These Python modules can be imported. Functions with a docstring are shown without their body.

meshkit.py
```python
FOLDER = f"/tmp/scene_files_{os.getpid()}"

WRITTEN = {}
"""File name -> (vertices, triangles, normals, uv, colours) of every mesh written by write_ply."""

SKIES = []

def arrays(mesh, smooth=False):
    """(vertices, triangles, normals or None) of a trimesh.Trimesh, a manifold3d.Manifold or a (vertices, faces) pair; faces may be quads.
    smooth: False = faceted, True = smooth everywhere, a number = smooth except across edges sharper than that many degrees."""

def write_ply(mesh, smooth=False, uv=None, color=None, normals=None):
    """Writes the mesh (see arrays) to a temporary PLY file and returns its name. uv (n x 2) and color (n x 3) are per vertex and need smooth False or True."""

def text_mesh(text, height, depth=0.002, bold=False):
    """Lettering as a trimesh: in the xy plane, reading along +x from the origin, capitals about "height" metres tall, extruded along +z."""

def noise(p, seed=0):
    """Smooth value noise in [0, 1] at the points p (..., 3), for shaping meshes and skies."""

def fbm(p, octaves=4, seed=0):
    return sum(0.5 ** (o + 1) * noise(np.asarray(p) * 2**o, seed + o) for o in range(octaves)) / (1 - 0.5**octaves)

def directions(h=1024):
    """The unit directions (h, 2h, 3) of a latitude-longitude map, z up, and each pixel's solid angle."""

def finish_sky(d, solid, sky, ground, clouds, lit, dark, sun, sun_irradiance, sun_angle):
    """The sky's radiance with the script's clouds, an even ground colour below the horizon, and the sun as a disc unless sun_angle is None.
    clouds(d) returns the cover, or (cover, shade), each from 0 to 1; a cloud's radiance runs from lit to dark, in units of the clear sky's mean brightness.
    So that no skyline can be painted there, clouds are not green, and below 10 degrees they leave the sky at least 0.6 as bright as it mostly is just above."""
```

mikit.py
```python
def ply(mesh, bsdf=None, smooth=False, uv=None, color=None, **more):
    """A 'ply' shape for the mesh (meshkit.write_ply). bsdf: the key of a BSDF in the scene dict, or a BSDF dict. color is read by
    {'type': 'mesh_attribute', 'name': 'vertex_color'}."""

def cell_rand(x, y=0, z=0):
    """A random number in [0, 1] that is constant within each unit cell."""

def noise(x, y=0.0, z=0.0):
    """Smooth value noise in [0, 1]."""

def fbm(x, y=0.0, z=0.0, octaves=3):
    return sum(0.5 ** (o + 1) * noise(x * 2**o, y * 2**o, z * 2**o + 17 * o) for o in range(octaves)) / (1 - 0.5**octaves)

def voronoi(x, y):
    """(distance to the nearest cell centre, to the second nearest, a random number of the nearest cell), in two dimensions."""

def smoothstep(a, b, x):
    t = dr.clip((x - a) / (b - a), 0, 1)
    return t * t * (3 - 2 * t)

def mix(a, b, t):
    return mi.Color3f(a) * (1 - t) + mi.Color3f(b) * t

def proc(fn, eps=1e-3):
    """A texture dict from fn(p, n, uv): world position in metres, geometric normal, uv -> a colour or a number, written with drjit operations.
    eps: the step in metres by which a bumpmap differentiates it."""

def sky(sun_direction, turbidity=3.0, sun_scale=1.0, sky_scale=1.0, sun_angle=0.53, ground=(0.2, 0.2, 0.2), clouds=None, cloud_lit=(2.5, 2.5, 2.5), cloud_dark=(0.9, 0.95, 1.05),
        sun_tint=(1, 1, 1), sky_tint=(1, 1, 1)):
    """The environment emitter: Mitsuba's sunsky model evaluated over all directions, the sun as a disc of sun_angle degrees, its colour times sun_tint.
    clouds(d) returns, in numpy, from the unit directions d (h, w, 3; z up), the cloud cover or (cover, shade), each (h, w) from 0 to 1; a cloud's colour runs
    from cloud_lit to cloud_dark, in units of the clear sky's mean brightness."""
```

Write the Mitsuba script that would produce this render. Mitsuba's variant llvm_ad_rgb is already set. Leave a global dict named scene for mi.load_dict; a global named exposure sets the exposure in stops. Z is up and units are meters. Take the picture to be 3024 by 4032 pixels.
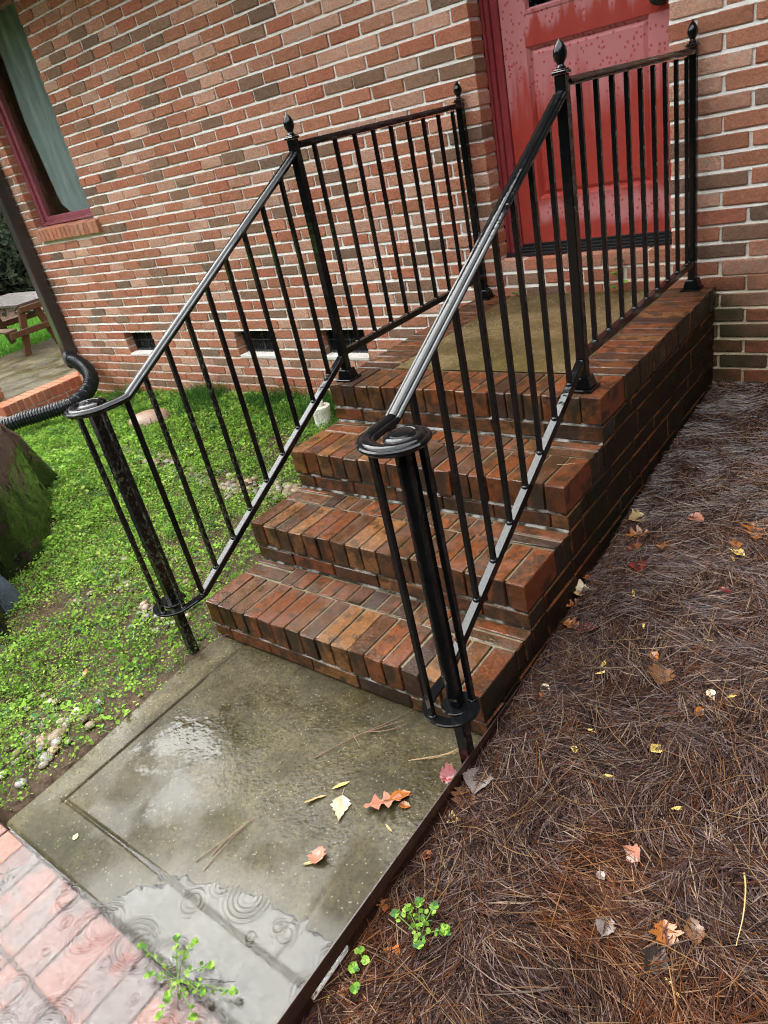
import math, random
import numpy as np, trimesh, drjit as dr, mitsuba as mi
import mikit, meshkit
from mikit import proc, noise, fbm, voronoi, cell_rand, smoothstep, mix
from shapely.geometry import Polygon, box as sbox, Point
from shapely.ops import unary_union
T4 = mi.ScalarTransform4f
scene, labels = {}, {}
# ------------------------------------------------------------------ camera, sky, exposure
CAM = np.array([1.0626, -3.2804, 1.5322])
CR, CD, CF = np.array([.7833, .5888, -.1998]), np.array([.1448, -.4864, -.8617]), np.array([-.6045, .6455, -.4664])
scene['camera'] = {'type': 'perspective', 'fov': 2*math.degrees(math.atan(1512/2808.5)), 'fov_axis': 'x', 'near_clip': .05, 'far_clip': 500.0,
                   'to_world': T4().look_at(origin=CAM.tolist(), target=(CAM+CF).tolist(), up=(-CD).tolist())}
def cloud_fn(d):
    n = meshkit.fbm(d*3.0+7.3, 4, seed=5)
    return np.ones(d.shape[:2]), np.clip((n-.38)*1.6, 0, 1)*.55
scene['sky'] = mikit.sky((-.60, .06, .78), turbidity=3, sun_scale=.16, sun_angle=48, clouds=cloud_fn, cloud_lit=(2.5, 2.57, 2.68), cloud_dark=(1.5, 1.57, 1.68), sun_tint=(.80, .96, 1.18), ground=(.12, .11, .09))
exposure = 4.5
# ------------------------------------------------------------------ helpers
def put(key, mesh, bsdf, smooth=False, uv=None, color=None, **kw):
    base, i = key, 0
    while key in scene:
        i += 1; key = '%s_%03d' % (base, i)
    scene[key] = mikit.ply(mesh, bsdf, smooth=smooth, uv=uv, color=color, **kw)
    return key
def newthing(name, label, cat, group=None):
    key, i = name, 0
    while key in labels:
        i += 1; key = '%s_%03d' % (name, i)
    labels[key] = {'label': label, 'category': cat}
    if group: labels[key]['group'] = group
    return key
def struct(key, label=None):
    labels[key] = {'kind': 'structure'}
    if label: labels[key]['label'] = label
def stuff(key, label, cat=None):
    labels[key] = {'kind': 'stuff', 'label': label}
    if cat: labels[key]['category'] = cat
def cat_(ms):
    ms = list(ms); vs, fs, o = [], [], 0
    for m in ms:
        v, f = (m.vertices, m.faces) if hasattr(m, 'vertices') else m
        vs.append(np.asarray(v)); fs.append(np.asarray(f)+o); o += len(v)
    return np.vstack(vs), np.vstack(fs)
CUBV = np.array([[x, y, z] for x in (-1, 1) for y in (-1, 1) for z in (-1, 1)], float)
def box(x0, x1, y0, y1, z0, z1, c=.0, jit=0, rng=None):
    """box with chamfer c (convex hull of 24 points, jittered)"""
    C, S = np.array([(x0+x1)/2, (y0+y1)/2, (z0+z1)/2]), np.array([(x1-x0)/2, (y1-y0)/2, (z1-z0)/2])
    if c <= 0:
        m = trimesh.creation.box(extents=2*S); return m.vertices+C, np.array(m.faces)
    P = []
    for s in CUBV:
        for a in range(3):
            q = s*(S-c); q[a] = s[a]*S[a]; P.append(q)
    P = np.array(P)
    if jit: P = P + rng.normal(0, jit, P.shape)
    h = trimesh.convex.convex_hull(P+C)
    return np.array(h.vertices), np.array(h.faces)
def grid_mesh(X, Y, Z):
    n, m = X.shape
    v = np.stack([X, Y, Z], -1).reshape(-1, 3)
    i, j = np.meshgrid(np.arange(n-1), np.arange(m-1), indexing='ij')
    a = i*m+j
    q = np.stack([a, a+m, a+m+1, a+1], -1).reshape(-1, 4)
    return v, np.vstack([q[:, [0, 1, 2]], q[:, [0, 2, 3]]])
def sweep(path, prof, ups=None, closed_prof=True, caps=True):
    """sweep profile (k,2): (side, up) along path keeping 'up' vertical-ish"""
    P = np.asarray(path, float); n = len(P)
    t = np.gradient(P, axis=0); t /= np.linalg.norm(t, axis=1, keepdims=True)
    up = np.tile([0, 0, 1.], (n, 1)) if ups is None else np.asarray(ups, float)
    s = np.cross(t, up); s /= np.linalg.norm(s, axis=1, keepdims=True)
    u = np.cross(s, t)
    prof = np.asarray(prof, float); k = len(prof)
    if prof.ndim == 2: prof = np.repeat(prof[None], n, 0)
    k = prof.shape[1]
    v = P[:, None]+prof[..., :1]*s[:, None]+prof[..., 1:]*u[:, None]
    i, j = np.meshgrid(np.arange(n-1), np.arange(k), indexing='ij')
    q = np.stack([i*k+j, i*k+(j+1) % k, (i+1)*k+(j+1) % k, (i+1)*k+j], -1).reshape(-1, 4)
    f = [q[:, [0, 1, 2]], q[:, [0, 2, 3]]]
    v = v.reshape(-1, 3)
    if caps:
        c0, c1 = v[:k].mean(0), v[-k:].mean(0)
        m0 = len(v); v = np.vstack([v, c0, c1])
        jj = np.arange(k); b = (n-1)*k
        f += [np.stack([np.full(k, m0), (jj+1) % k, jj], 1), np.stack([np.full(k, m0+1), b+jj, b+(jj+1) % k], 1)]
    return v, np.vstack(f)
def circ(r, k=12):
    a = np.arange(k)*2*np.pi/k
    return np.stack([r*np.cos(a), r*np.sin(a)], 1)
def rect_prof(w, h, c=.001):
    w, h = w/2, h/2
    return np.array([[-w+c, -h], [w-c, -h], [w, -h+c], [w, h-c], [w-c, h], [-w+c, h], [-w, h-c], [-w, -h+c]])
def lathe(prof, k=24, at=(0, 0, 0)):
    prof = np.asarray(prof, float); n = len(prof); a = np.arange(k)*2*np.pi/k
    v = np.stack([prof[:, :1]*np.cos(a), prof[:, :1]*np.sin(a), np.repeat(prof[:, 1:], k, 1)], -1).reshape(-1, 3)+np.array(at)
    i, j = np.meshgrid(np.arange(n-1), np.arange(k), indexing='ij')
    q = np.stack([i*k+j, i*k+(j+1) % k, (i+1)*k+(j+1) % k, (i+1)*k+j], -1).reshape(-1, 4)
    return v, np.vstack([q[:, [0, 1, 2]], q[:, [0, 2, 3]]])
def bez(P, n=40):
    """Catmull-Rom through points"""
    P = np.asarray(P, float); P = np.vstack([2*P[0]-P[1], P, 2*P[-1]-P[-2]]); out = []
    m = len(P)-3
    for i in range(m):
        a, b, c, d = P[i:i+4]
        t = np.linspace(0, 1, max(2, n//m), endpoint=False)[:, None]
        out.append(.5*(2*b+(c-a)*t+(2*a-5*b+4*c-d)*t*t+(3*b-a-3*c+d)*t**3))
    return np.vstack(out+[P[-2:-1]])
def sst(a, b, x):
    t = np.clip((np.asarray(x, float)-a)/(b-a), 0, 1); return t*t*(3-2*t)
def nz(x, y, z=0., s=1., seed=0):
    x, y = np.broadcast_arrays(np.asarray(x, float), np.asarray(y, float))
    return meshkit.noise(np.stack([x*s+37.1, y*s+11.7, np.full(x.shape, z)*1.0+3.3], -1), seed)
# ------------------------------------------------------------------ materials
def L(r, g, b): return mi.Color3f(r, g, b)
def pick(r, items):
    """items: list of (upper threshold, colour)"""
    c = mi.Color3f(*items[-1][1])
    for th, col in reversed(items[:-1]): c = dr.select(r < th, mi.Color3f(*col), c)
    return c
def principled(key, col, rough, spec=.5, bump=None, scale=.001, eps=1e-3, two=True, **kw):
    d = {'type': 'principled', 'base_color': proc(col) if callable(col) else col if isinstance(col, dict) else {'type': 'rgb', 'value': list(col)},
         'roughness': proc(rough) if callable(rough) else float(rough), 'specular': float(spec), **kw}
    if bump is not None: d = {'type': 'bumpmap', 'map': proc(bump, eps), 'scale': float(scale), 'bsdf': d}
    if two: d = {'type': 'twosided', 'bsdf': d}
    scene[key] = d
VC = {'type': 'mesh_attribute', 'name': 'vertex_color'}

def c_wall(p, n, uv):
    r = uv.x
    c = pick(r, [(.05, (.20, .125, .085)), (.15, (.27, .155, .100)), (.30, (.53, .290, .200)), (.48, (.395, .165, .095)), (.70, (.435, .180, .106)), (.86, (.42, .152, .090)), (1.1, (.46, .215, .138))])
    pale = dr.select((r > .15) & (r < .30), .85, dr.select(r > .86, .45, .12))
    m = fbm(p.x*34+uv.y*57, p.z*46, p.y*34, 3)
    c = mix(c, L(.50, .33, .25), pale*smoothstep(.50, .74, m))
    sp = noise(p.x*330, p.y*330, p.z*330)
    c = c*(.58+.84*sp)*(.80+.4*fbm(p.x*120, p.z*120, p.y*120+uv.y*9, 2))*(.90+.24*uv.y)
    # rain-wetted, algae-darkened brick low on the wall beside the steps
    wet = smoothstep(1.25, .45, p.z+.22*fbm(p.x*5, p.z*5, 1., 2))*smoothstep(-1.1, -.2, p.x)
    c = mix(c, c*L(.55, .47, .42), wet*.9)
    low = smoothstep(.22, -.02, p.z+.1*(noise(p.x*6, 3.)-.5))*smoothstep(-.9, -1.3, p.x)
    c = mix(c, c*L(.95, .80, .70), low*.6)
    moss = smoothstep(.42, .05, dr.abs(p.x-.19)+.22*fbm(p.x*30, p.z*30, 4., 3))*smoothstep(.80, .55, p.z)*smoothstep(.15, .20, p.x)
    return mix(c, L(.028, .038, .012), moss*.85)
def b_wall(p, n, uv): return .0*p.x + fbm(p.x*210+uv.y*31, p.y*210, p.z*260, 2)
principled('m_wall_brick', c_wall, .75, .15, bump=b_wall, scale=.0075, eps=8e-4)
def c_mortar(p, n, uv):
    c = mix(L(.62, .595, .53), L(.78, .755, .69), fbm(p.x*18, p.z*50, p.y*18, 3))
    c = c*(.85+.3*noise(p.x*400, p.y*400, p.z*400))
    wet = smoothstep(1.2, .45, p.z+.2*fbm(p.x*5, p.z*5, 1., 2))*smoothstep(-1.1, -.2, p.x)
    c = mix(c, c*L(.66, .56, .40), wet)
    low = smoothstep(.42, .05, p.z+.15*(noise(p.x*5, 3.)-.5))*smoothstep(-.9, -1.3, p.x)
    return mix(c, L(.40, .24, .14), low*.55)
principled('m_mortar', c_mortar, .85, .1, bump=lambda p, n, uv: fbm(p.x*180, p.y*180, p.z*180, 2), scale=.004)
def c_step(p, n, uv):
    r = uv.x
    c = pick(r, [(.07, (.034, .014, .008)), (.24, (.066, .024, .008)), (.46, (.092, .034, .0095)), (.72, (.105, .031, .009)), (.90, (.130, .037, .010)), (1.1, (.150, .062, .019))])
    m = fbm(p.x*26+uv.y*40, p.y*26, p.z*26, 4)
    c = mix(c, L(.034, .018, .007), .80*smoothstep(.46, .66, m))
    c = c*(.60+.80*noise(p.x*260, p.y*260, p.z*260))*(.65+.70*fbm(p.x*70, p.y*70, p.z*70, 2))
    # black algae stains running on risers
    up = dr.abs(n.z)
    st = smoothstep(.45, .72, fbm(p.x*22, p.y*22, p.z*7, 3))*(1-smoothstep(.3, .8, up))
    c = mix(c, L(.014, .010, .005), .80*st)
    side = smoothstep(.6, .9, n.x)*smoothstep(.178, .182, p.x)  # right side near black: its shade painted in, along with algae
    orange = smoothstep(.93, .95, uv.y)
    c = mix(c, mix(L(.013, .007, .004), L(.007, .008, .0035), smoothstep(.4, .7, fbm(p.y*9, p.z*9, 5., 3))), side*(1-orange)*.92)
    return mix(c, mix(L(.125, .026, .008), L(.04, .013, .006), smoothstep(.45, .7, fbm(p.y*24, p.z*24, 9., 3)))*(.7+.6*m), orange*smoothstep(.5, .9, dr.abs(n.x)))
def r_step(p, n, uv): return .26+.30*smoothstep(.35, .65, fbm(p.x*14, p.y*14, p.z*14, 3))
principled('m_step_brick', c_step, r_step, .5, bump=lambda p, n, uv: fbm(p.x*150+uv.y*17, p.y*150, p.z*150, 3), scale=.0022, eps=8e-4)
principled('m_side_brick', c_step, .6, .2, bump=lambda p, n, uv: fbm(p.x*150+uv.y*17, p.y*150, p.z*150, 3), scale=.003)  # step brick dulled for the sides; right-side shade comes with its colour
def c_smort(p, n, uv):
    c = mix(L(.085, .066, .034), L(.19, .16, .10), fbm(p.x*30, p.y*30, p.z*30, 3))
    mo = smoothstep(.5, .68, fbm(p.x*9, p.y*9, p.z*9, 3))
    c = mix(c, L(.05, .042, .018), mo*.7)
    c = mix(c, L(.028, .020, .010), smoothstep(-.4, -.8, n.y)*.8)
    side = smoothstep(.6, .9, n.x)*smoothstep(.15, .165, p.x)  # mortar on the right face darkened to carry that side's shade
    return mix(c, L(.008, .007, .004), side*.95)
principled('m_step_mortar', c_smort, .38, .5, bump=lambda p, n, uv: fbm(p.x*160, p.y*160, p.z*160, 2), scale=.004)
def c_conc(p, n, uv):
    m = fbm(p.x*5, p.y*5, 2., 4)
    c = mix(L(.036, .028, .0115), L(.064, .051, .025), smoothstep(.3, .7, m))
    c = c*(.45+1.1*fbm(p.x*150, p.y*150, p.z*150, 3))*(.72+.56*fbm(p.x*38, p.y*38, 4., 2))
    d1, d2, w = voronoi(p.x*115, p.y*115)
    c = mix(c, L(.24, .20, .125), smoothstep(.30, .16, d1)*smoothstep(.92, .96, w)*.7)
    c = mix(c, L(.012, .010, .005), smoothstep(.30, .16, d1)*smoothstep(.18, .12, w)*.8)
    c = mix(c, c*1.25, smoothstep(-.84, -.88, p.x)*smoothstep(.1, .0, p.z))
    moss = smoothstep(.52, .70, fbm(p.x*3+4, p.y*3, 7., 3))
    c = mix(c, c*L(.80, .86, .55), moss*.7)
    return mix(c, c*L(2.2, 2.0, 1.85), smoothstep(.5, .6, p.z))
def r_conc(p, n, uv): return .26+.34*smoothstep(.35, .62, fbm(p.x*7, p.y*7, 3., 4))
def b_conc(p, n, uv): return fbm(p.x*110, p.y*110, p.z*110, 3)
def w_film(p, n, uv):
    # lying rain: a hollow left of the middle, thin trails around it, the low outer corner
    a, b = p.x+.66, p.y+2.53
    u, v = a*.83+b*.55, -a*.55+b*.83
    brk = fbm(p.x*20, p.y*20, 1., 3); fine = fbm(p.x*110, p.y*110, 2., 2)
    h = 1.05-dr.sqrt(dr.square(u/.165)+dr.square(v/.125))+1.5*(brk-.5)+1.0*(fine-.5)
    tail = 1.0-dr.sqrt(dr.square((p.x+.52)/.10)+dr.square((p.y+2.70)/.10))+1.3*(brk-.5)+.7*(fine-.5)
    h = dr.maximum(h, tail*.7)
    low = smoothstep(-.006, -.0125, p.z+.004*(brk-.5))
    e = smoothstep(-.05, .60, h)
    e = dr.maximum(e, low*.75)
    damp = .22*smoothstep(.40, .62, fbm(p.x*6, p.y*6, 3., 4))
    return dr.clip(dr.maximum(e, damp), 0, 1)*smoothstep(.9, .97, n.z)
principled('m_conc_matt', c_conc, r_conc, .22, bump=b_conc, scale=.0013, eps=1e-3, two=False)
principled('m_conc_film', lambda p, n, uv: c_conc(p, n, uv)*.8, .085, .33, bump=lambda p, n, uv: fbm(p.x*85, p.y*85, 3., 3), scale=.0008, two=False)
scene['m_concrete'] = {'type': 'twosided', 'bsdf': {'type': 'blendbsdf', 'weight': proc(w_film), 'a': scene.pop('m_conc_matt'), 'b': scene.pop('m_conc_film')}}
def c_paver(p, n, uv):
    c = pick(uv.x, [(.3, (.165, .032, .010)), (.6, (.130, .030, .012)), (.8, (.185, .040, .012)), (1.1, (.075, .030, .021))])
    m = fbm(p.x*16+uv.y*30, p.y*16, 1., 3)
    c = mix(c, L(.055, .028, .022), smoothstep(.5, .68, m)*.75)
    return c*(.75+.5*noise(p.x*300, p.y*300, 1.))
principled('m_paver_joint', (.030, .028, .020), .5, .3)
principled('m_paver', c_paver, .35, .5, bump=lambda p, n, uv: fbm(p.x*140, p.y*140, 0., 2), scale=.002)
def c_iron(p, n, uv): return mix(L(.0030, .0035, .0045), L(.006, .006, .006), fbm(p.x*40, p.y*40, p.z*40, 2))
def r_iron(p, n, uv): return .06+.07*smoothstep(.4, .7, fbm(p.x*30, p.y*30, p.z*30, 3))
principled('m_iron', c_iron, r_iron, .36, bump=lambda p, n, uv: fbm(p.x*60, p.y*60, p.z*60, 2), scale=.0004)
def c_ironm(p, n, uv):
    s = smoothstep(.53, .66, fbm(p.x*150, p.y*150, p.z*80, 3))*smoothstep(.33, .60, fbm(p.x*14, p.y*14, p.z*7, 2)+.25*smoothstep(.6, .2, p.z))
    return mix(L(.004, .005, .005), L(.07, .08, .052), s*.85)
principled('m_iron_mildew', c_ironm, .22, .5, bump=lambda p, n, uv: fbm(p.x*150, p.y*150, p.z*150, 2), scale=.001)
def c_door(p, n, uv):
    # rain-soaked paint is saturated red, the dry chalky film is pink
    lowp = fbm(p.x*11, 3., p.z*3.2, 3)
    runs = fbm(p.x*42, 7., p.z*4.5, 3)
    panel = smoothstep(.145, .150, p.y)
    wet = smoothstep(1.60, 1.36, p.z+.26*(runs-.5)+.16*(lowp-.5))*smoothstep(1.02, 1.09, p.z+.06*(runs-.5))
    wet = dr.maximum(wet, smoothstep(.99, .93, p.z+.1*(lowp-.5)))
    rail = smoothstep(1.70, 1.705, p.z)*smoothstep(1.83, 1.76, p.z+.16*(runs-.5))*smoothstep(-.66, -.655, p.x)
    stile = smoothstep(1.66, 1.32, p.z+.65*(runs-.5))*(1-smoothstep(-.665, -.66, p.x))
    wet = dr.maximum(wet, dr.maximum(rail, stile))
    d1, d2, w = voronoi(p.x*55, p.z*48)
    drops = smoothstep(.34, .24, d1)*smoothstep(.62, .66, w)
    wet = dr.maximum(wet, drops*.8)
    return mix(L(.47, .170, .170), L(.33, .040, .028), dr.clip(wet, 0, 1))
def r_door(p, n, uv): return .28+.15*fbm(p.x*12, 1., p.z*6, 2)
principled('m_door', c_door, r_door, .5)
principled('m_trim', lambda p, n, uv: mix(L(.20, .028, .032), L(.27, .045, .05), fbm(p.x*20, p.y*20, p.z*5, 3)), .25, .5)
principled('m_wtrim', lambda p, n, uv: mix(L(.20, .050, .065), L(.27, .075, .09), fbm(p.x*20, p.y*20, p.z*6, 3)), .35, .5)
principled('m_black', (.010, .011, .012), .3, .5)
principled('m_dark', (.012, .012, .012), .8, .2)
principled('m_vent', lambda p, n, uv: mix(L(.018, .020, .021), L(.06, .065, .065), smoothstep(.5, .8, fbm(p.x*60, 1., p.z*60, 3))), .4, .5)
principled('m_downspout', lambda p, n, uv: mix(L(.030, .024, .022), L(.050, .042, .040), fbm(p.x*12, p.y*12, p.z*3, 3)), .22, .5)
scene['m_glass'] = {'type': 'thindielectric', 'int_ior': 1.5}
scene['m_ripple'] = {'type': 'roughdielectric', 'int_ior': 1.33, 'alpha': .025, 'distribution': 'ggx'}
scene['m_water'] = {'type': 'thindielectric', 'int_ior': 1.33}
principled('m_curtain', lambda p, n, uv: mix(L(.16, .215, .20), L(.26, .33, .305), fbm(p.x*24, 1., p.z*1.2, 3)), .8, .2)
def c_soil(p, n, uv):
    m = fbm(p.x*6, p.y*6, 1., 4)
    c = mix(L(.034, .020, .012), L(.085, .052, .030), m)
    c = c*(.6+.8*fbm(p.x*140, p.y*140, 2., 2))
    far = smoothstep(-7.6, -7.9, p.x)
    g = mix(L(.09, .20, .028), L(.16, .29, .05), fbm(p.x*9, p.y*9, 2., 3))
    c = mix(c, g, far)
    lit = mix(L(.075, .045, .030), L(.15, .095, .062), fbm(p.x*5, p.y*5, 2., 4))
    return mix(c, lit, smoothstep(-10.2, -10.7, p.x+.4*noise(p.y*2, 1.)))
principled('m_soil', c_soil, .8, .3, bump=lambda p, n, uv: fbm(p.x*60, p.y*60, 0., 3), scale=.012)
principled('m_mulch_base', lambda p, n, uv: mix(L(.010, .006, .004), L(.026, .015, .010), fbm(p.x*70, p.y*70, 1., 3)), .7, .3, bump=lambda p, n, uv: fbm(p.x*90, p.y*90, 0., 2), scale=.01)
principled('m_needle', VC, .28, .5)
principled('m_leaf_wet', VC, .22, .5)
scene['m_green'] = {'type': 'principledthin', 'base_color': VC, 'roughness': .38, 'diff_trans': .55, 'eta': 1.4}
scene['m_foliage'] = {'type': 'principledthin', 'base_color': VC, 'roughness': .5, 'diff_trans': .5, 'eta': 1.4}
principled('m_stone', VC, .45, .5, bump=lambda p, n, uv: fbm(p.x*90, p.y*90, p.z*90, 3), scale=.002)
principled('m_pvc', lambda p, n, uv: mix(L(.60, .57, .45), L(.72, .70, .60), fbm(p.x*20, p.y*20, p.z*20, 3)), .35, .5)
principled('m_steel', lambda p, n, uv: mix(L(.020, .009, .007), L(.055, .022, .014), fbm(p.x*16, p.y*16, p.z*40, 4)), .4, .5, bump=lambda p, n, uv: fbm(p.x*80, p.y*80, p.z*80, 3), scale=.001)
principled('m_pipe', (.012, .014, .016), .2, .6)
def c_cover(p, n, uv):
    g = smoothstep(.42, .65, fbm(p.x*4, p.y*4, p.z*5, 3))
    c = mix(L(.004, .0045, .004), L(.0055, .008, .0035), g)
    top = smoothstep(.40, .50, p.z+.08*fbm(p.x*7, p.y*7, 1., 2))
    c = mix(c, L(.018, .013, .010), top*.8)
    d = smoothstep(.82, .86, noise(p.x*160, p.y*160, p.z*160))*smoothstep(.6, .7, noise(p.x*20, p.y*20, p.z*20))
    return mix(c, L(.2, .2, .18), d*.5)
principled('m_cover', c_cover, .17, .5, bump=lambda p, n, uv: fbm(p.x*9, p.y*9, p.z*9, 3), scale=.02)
principled('m_denim', lambda p, n, uv: mix(L(.030, .038, .050), L(.075, .092, .115), fbm(p.x*30, p.y*30, p.z*12, 3)), .8, .3)
def c_wood(p, n, uv): return mix(L(.050, .027, .012), L(.105, .062, .032), fbm(p.x*30, p.y*30, p.z*14, 3))
principled('m_wood', c_wood, .4, .4)
principled('m_woodgrey', lambda p, n, uv: mix(L(.045, .036, .030), L(.10, .085, .075), fbm(p.x*3, p.y*40, p.z*30, 3)), .35, .5)
principled('m_bark', lambda p, n, uv: mix(L(.045, .036, .030), L(.11, .085, .07), fbm(p.x*9, p.y*9, p.z*2, 3)), .8, .3)
principled('m_roof', lambda p, n, uv: mix(L(.05, .045, .042), L(.09, .085, .08), fbm(p.x*30, p.y*30, p.z*30, 2)), .8, .3)
principled('m_soffit', (.30, .27, .25), .7, .3)
scene['m_inside'] = {'type': 'twosided', 'bsdf': {'type': 'diffuse', 'reflectance': {'type': 'rgb', 'value': [.05, .05, .05]}}}
# ------------------------------------------------------------------ dimensions
XL, XR, ZL, RI, TR, LD = -.9837, .1839, .6537, .16343, .2957, 1.2465
K0, CO, BW, JT = .6973, .06816, .2032, .0125
def frontness(P):
    """projected size, to choose which repeats become parts of their own"""
    q = np.asarray(P)-CAM; w = q@CF; u, v = (q@CR)/w*2808.5+1512, (q@CD)/w*2808.5+2016
    ok = (w > .1) & (u > -80) & (u < 3104) & (v > -80) & (v < 4112)
    return np.where(ok, 1/np.maximum(w, .1), 0)
rng = np.random.default_rng(7)
# ------------------------------------------------------------------ ground sheet (left lawn soil, far land)
def soil_h(x, y):
    x, y = np.asarray(x, float), np.asarray(y, float)
    z = -.004-.095*sst(3.0, 5.4, -x)
    z = z+.022*(nz(x, y, 1, 2.3)-.5)*sst(.98, 1.25, -x)+.010*(nz(x, y, 2, 9)-.5)
    z = z+.05*sst(7.4, 8.2, -x)+sst(10, 24, -x)*.45+sst(6, 30, y)*.5*sst(5, 12, -x)
    under = sst(-.93, -.89, x)
    z = z*(1-under)-.22*under
    pav = sst(-1.06, -1.0, x)*sst(-3.02, -3.06, y)
    z = z*(1-pav)-.22*pav
    pat = sst(-5.50, -5.58, x)*sst(-8.3, -8.2, x)*sst(-.74, -.66, y)
    return np.where(pat > .01, np.minimum(z, -.12), z)
gx = np.unique(np.round(np.r_[np.linspace(-90, -22, 14), np.linspace(-20, -6, 40), np.arange(-6, -.9, .04), np.linspace(-.86, 4, 8), np.linspace(5, 90, 12)], 4))
gy = np.unique(np.round(np.r_[np.linspace(-90, -8, 14), np.linspace(-7, -4, 8), np.arange(-3.8, .2, .04), np.linspace(.3, 6, 22), np.linspace(8, 90, 14)], 4))
GX, GY = np.meshgrid(gx, gy, indexing='ij')
put('ground', grid_mesh(GX, GY, soil_h(GX, GY)), 'm_soil', smooth=True); struct('ground')
# mulch bed terrain
def mulch_h(x, y):
    x, y = np.asarray(x, float), np.asarray(y, float)
    z = np.interp(y, [-6, -3.5, -3.0, -2.5, -2.16, -1.86, -1.36, -.86, -.4, 0.], [-.04, -.03, -.015, 0., .025, .05, .10, .165, .195, .21])
    z = z+.030*(nz(x, y, 4, 5.5)-.5)*sst(.2, .35, x)+.02*(nz(x, y, 5, 2.2)-.5)*sst(.25, .6, x)
    return z - .020*sst(.34, .21, x)*sst(-2.0, -2.3, y)
mx, my = np.meshgrid(np.r_[np.arange(.188, 1.6, .03), np.linspace(1.65, 4.2, 16)], np.r_[np.linspace(-7, -3.7, 10), np.arange(-3.6, .01, .03)], indexing='ij')
put('mulch_bed', grid_mesh(mx, my, mulch_h(mx, my)-.004), 'm_mulch_base', smooth=True); struct('mulch_bed')
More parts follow.
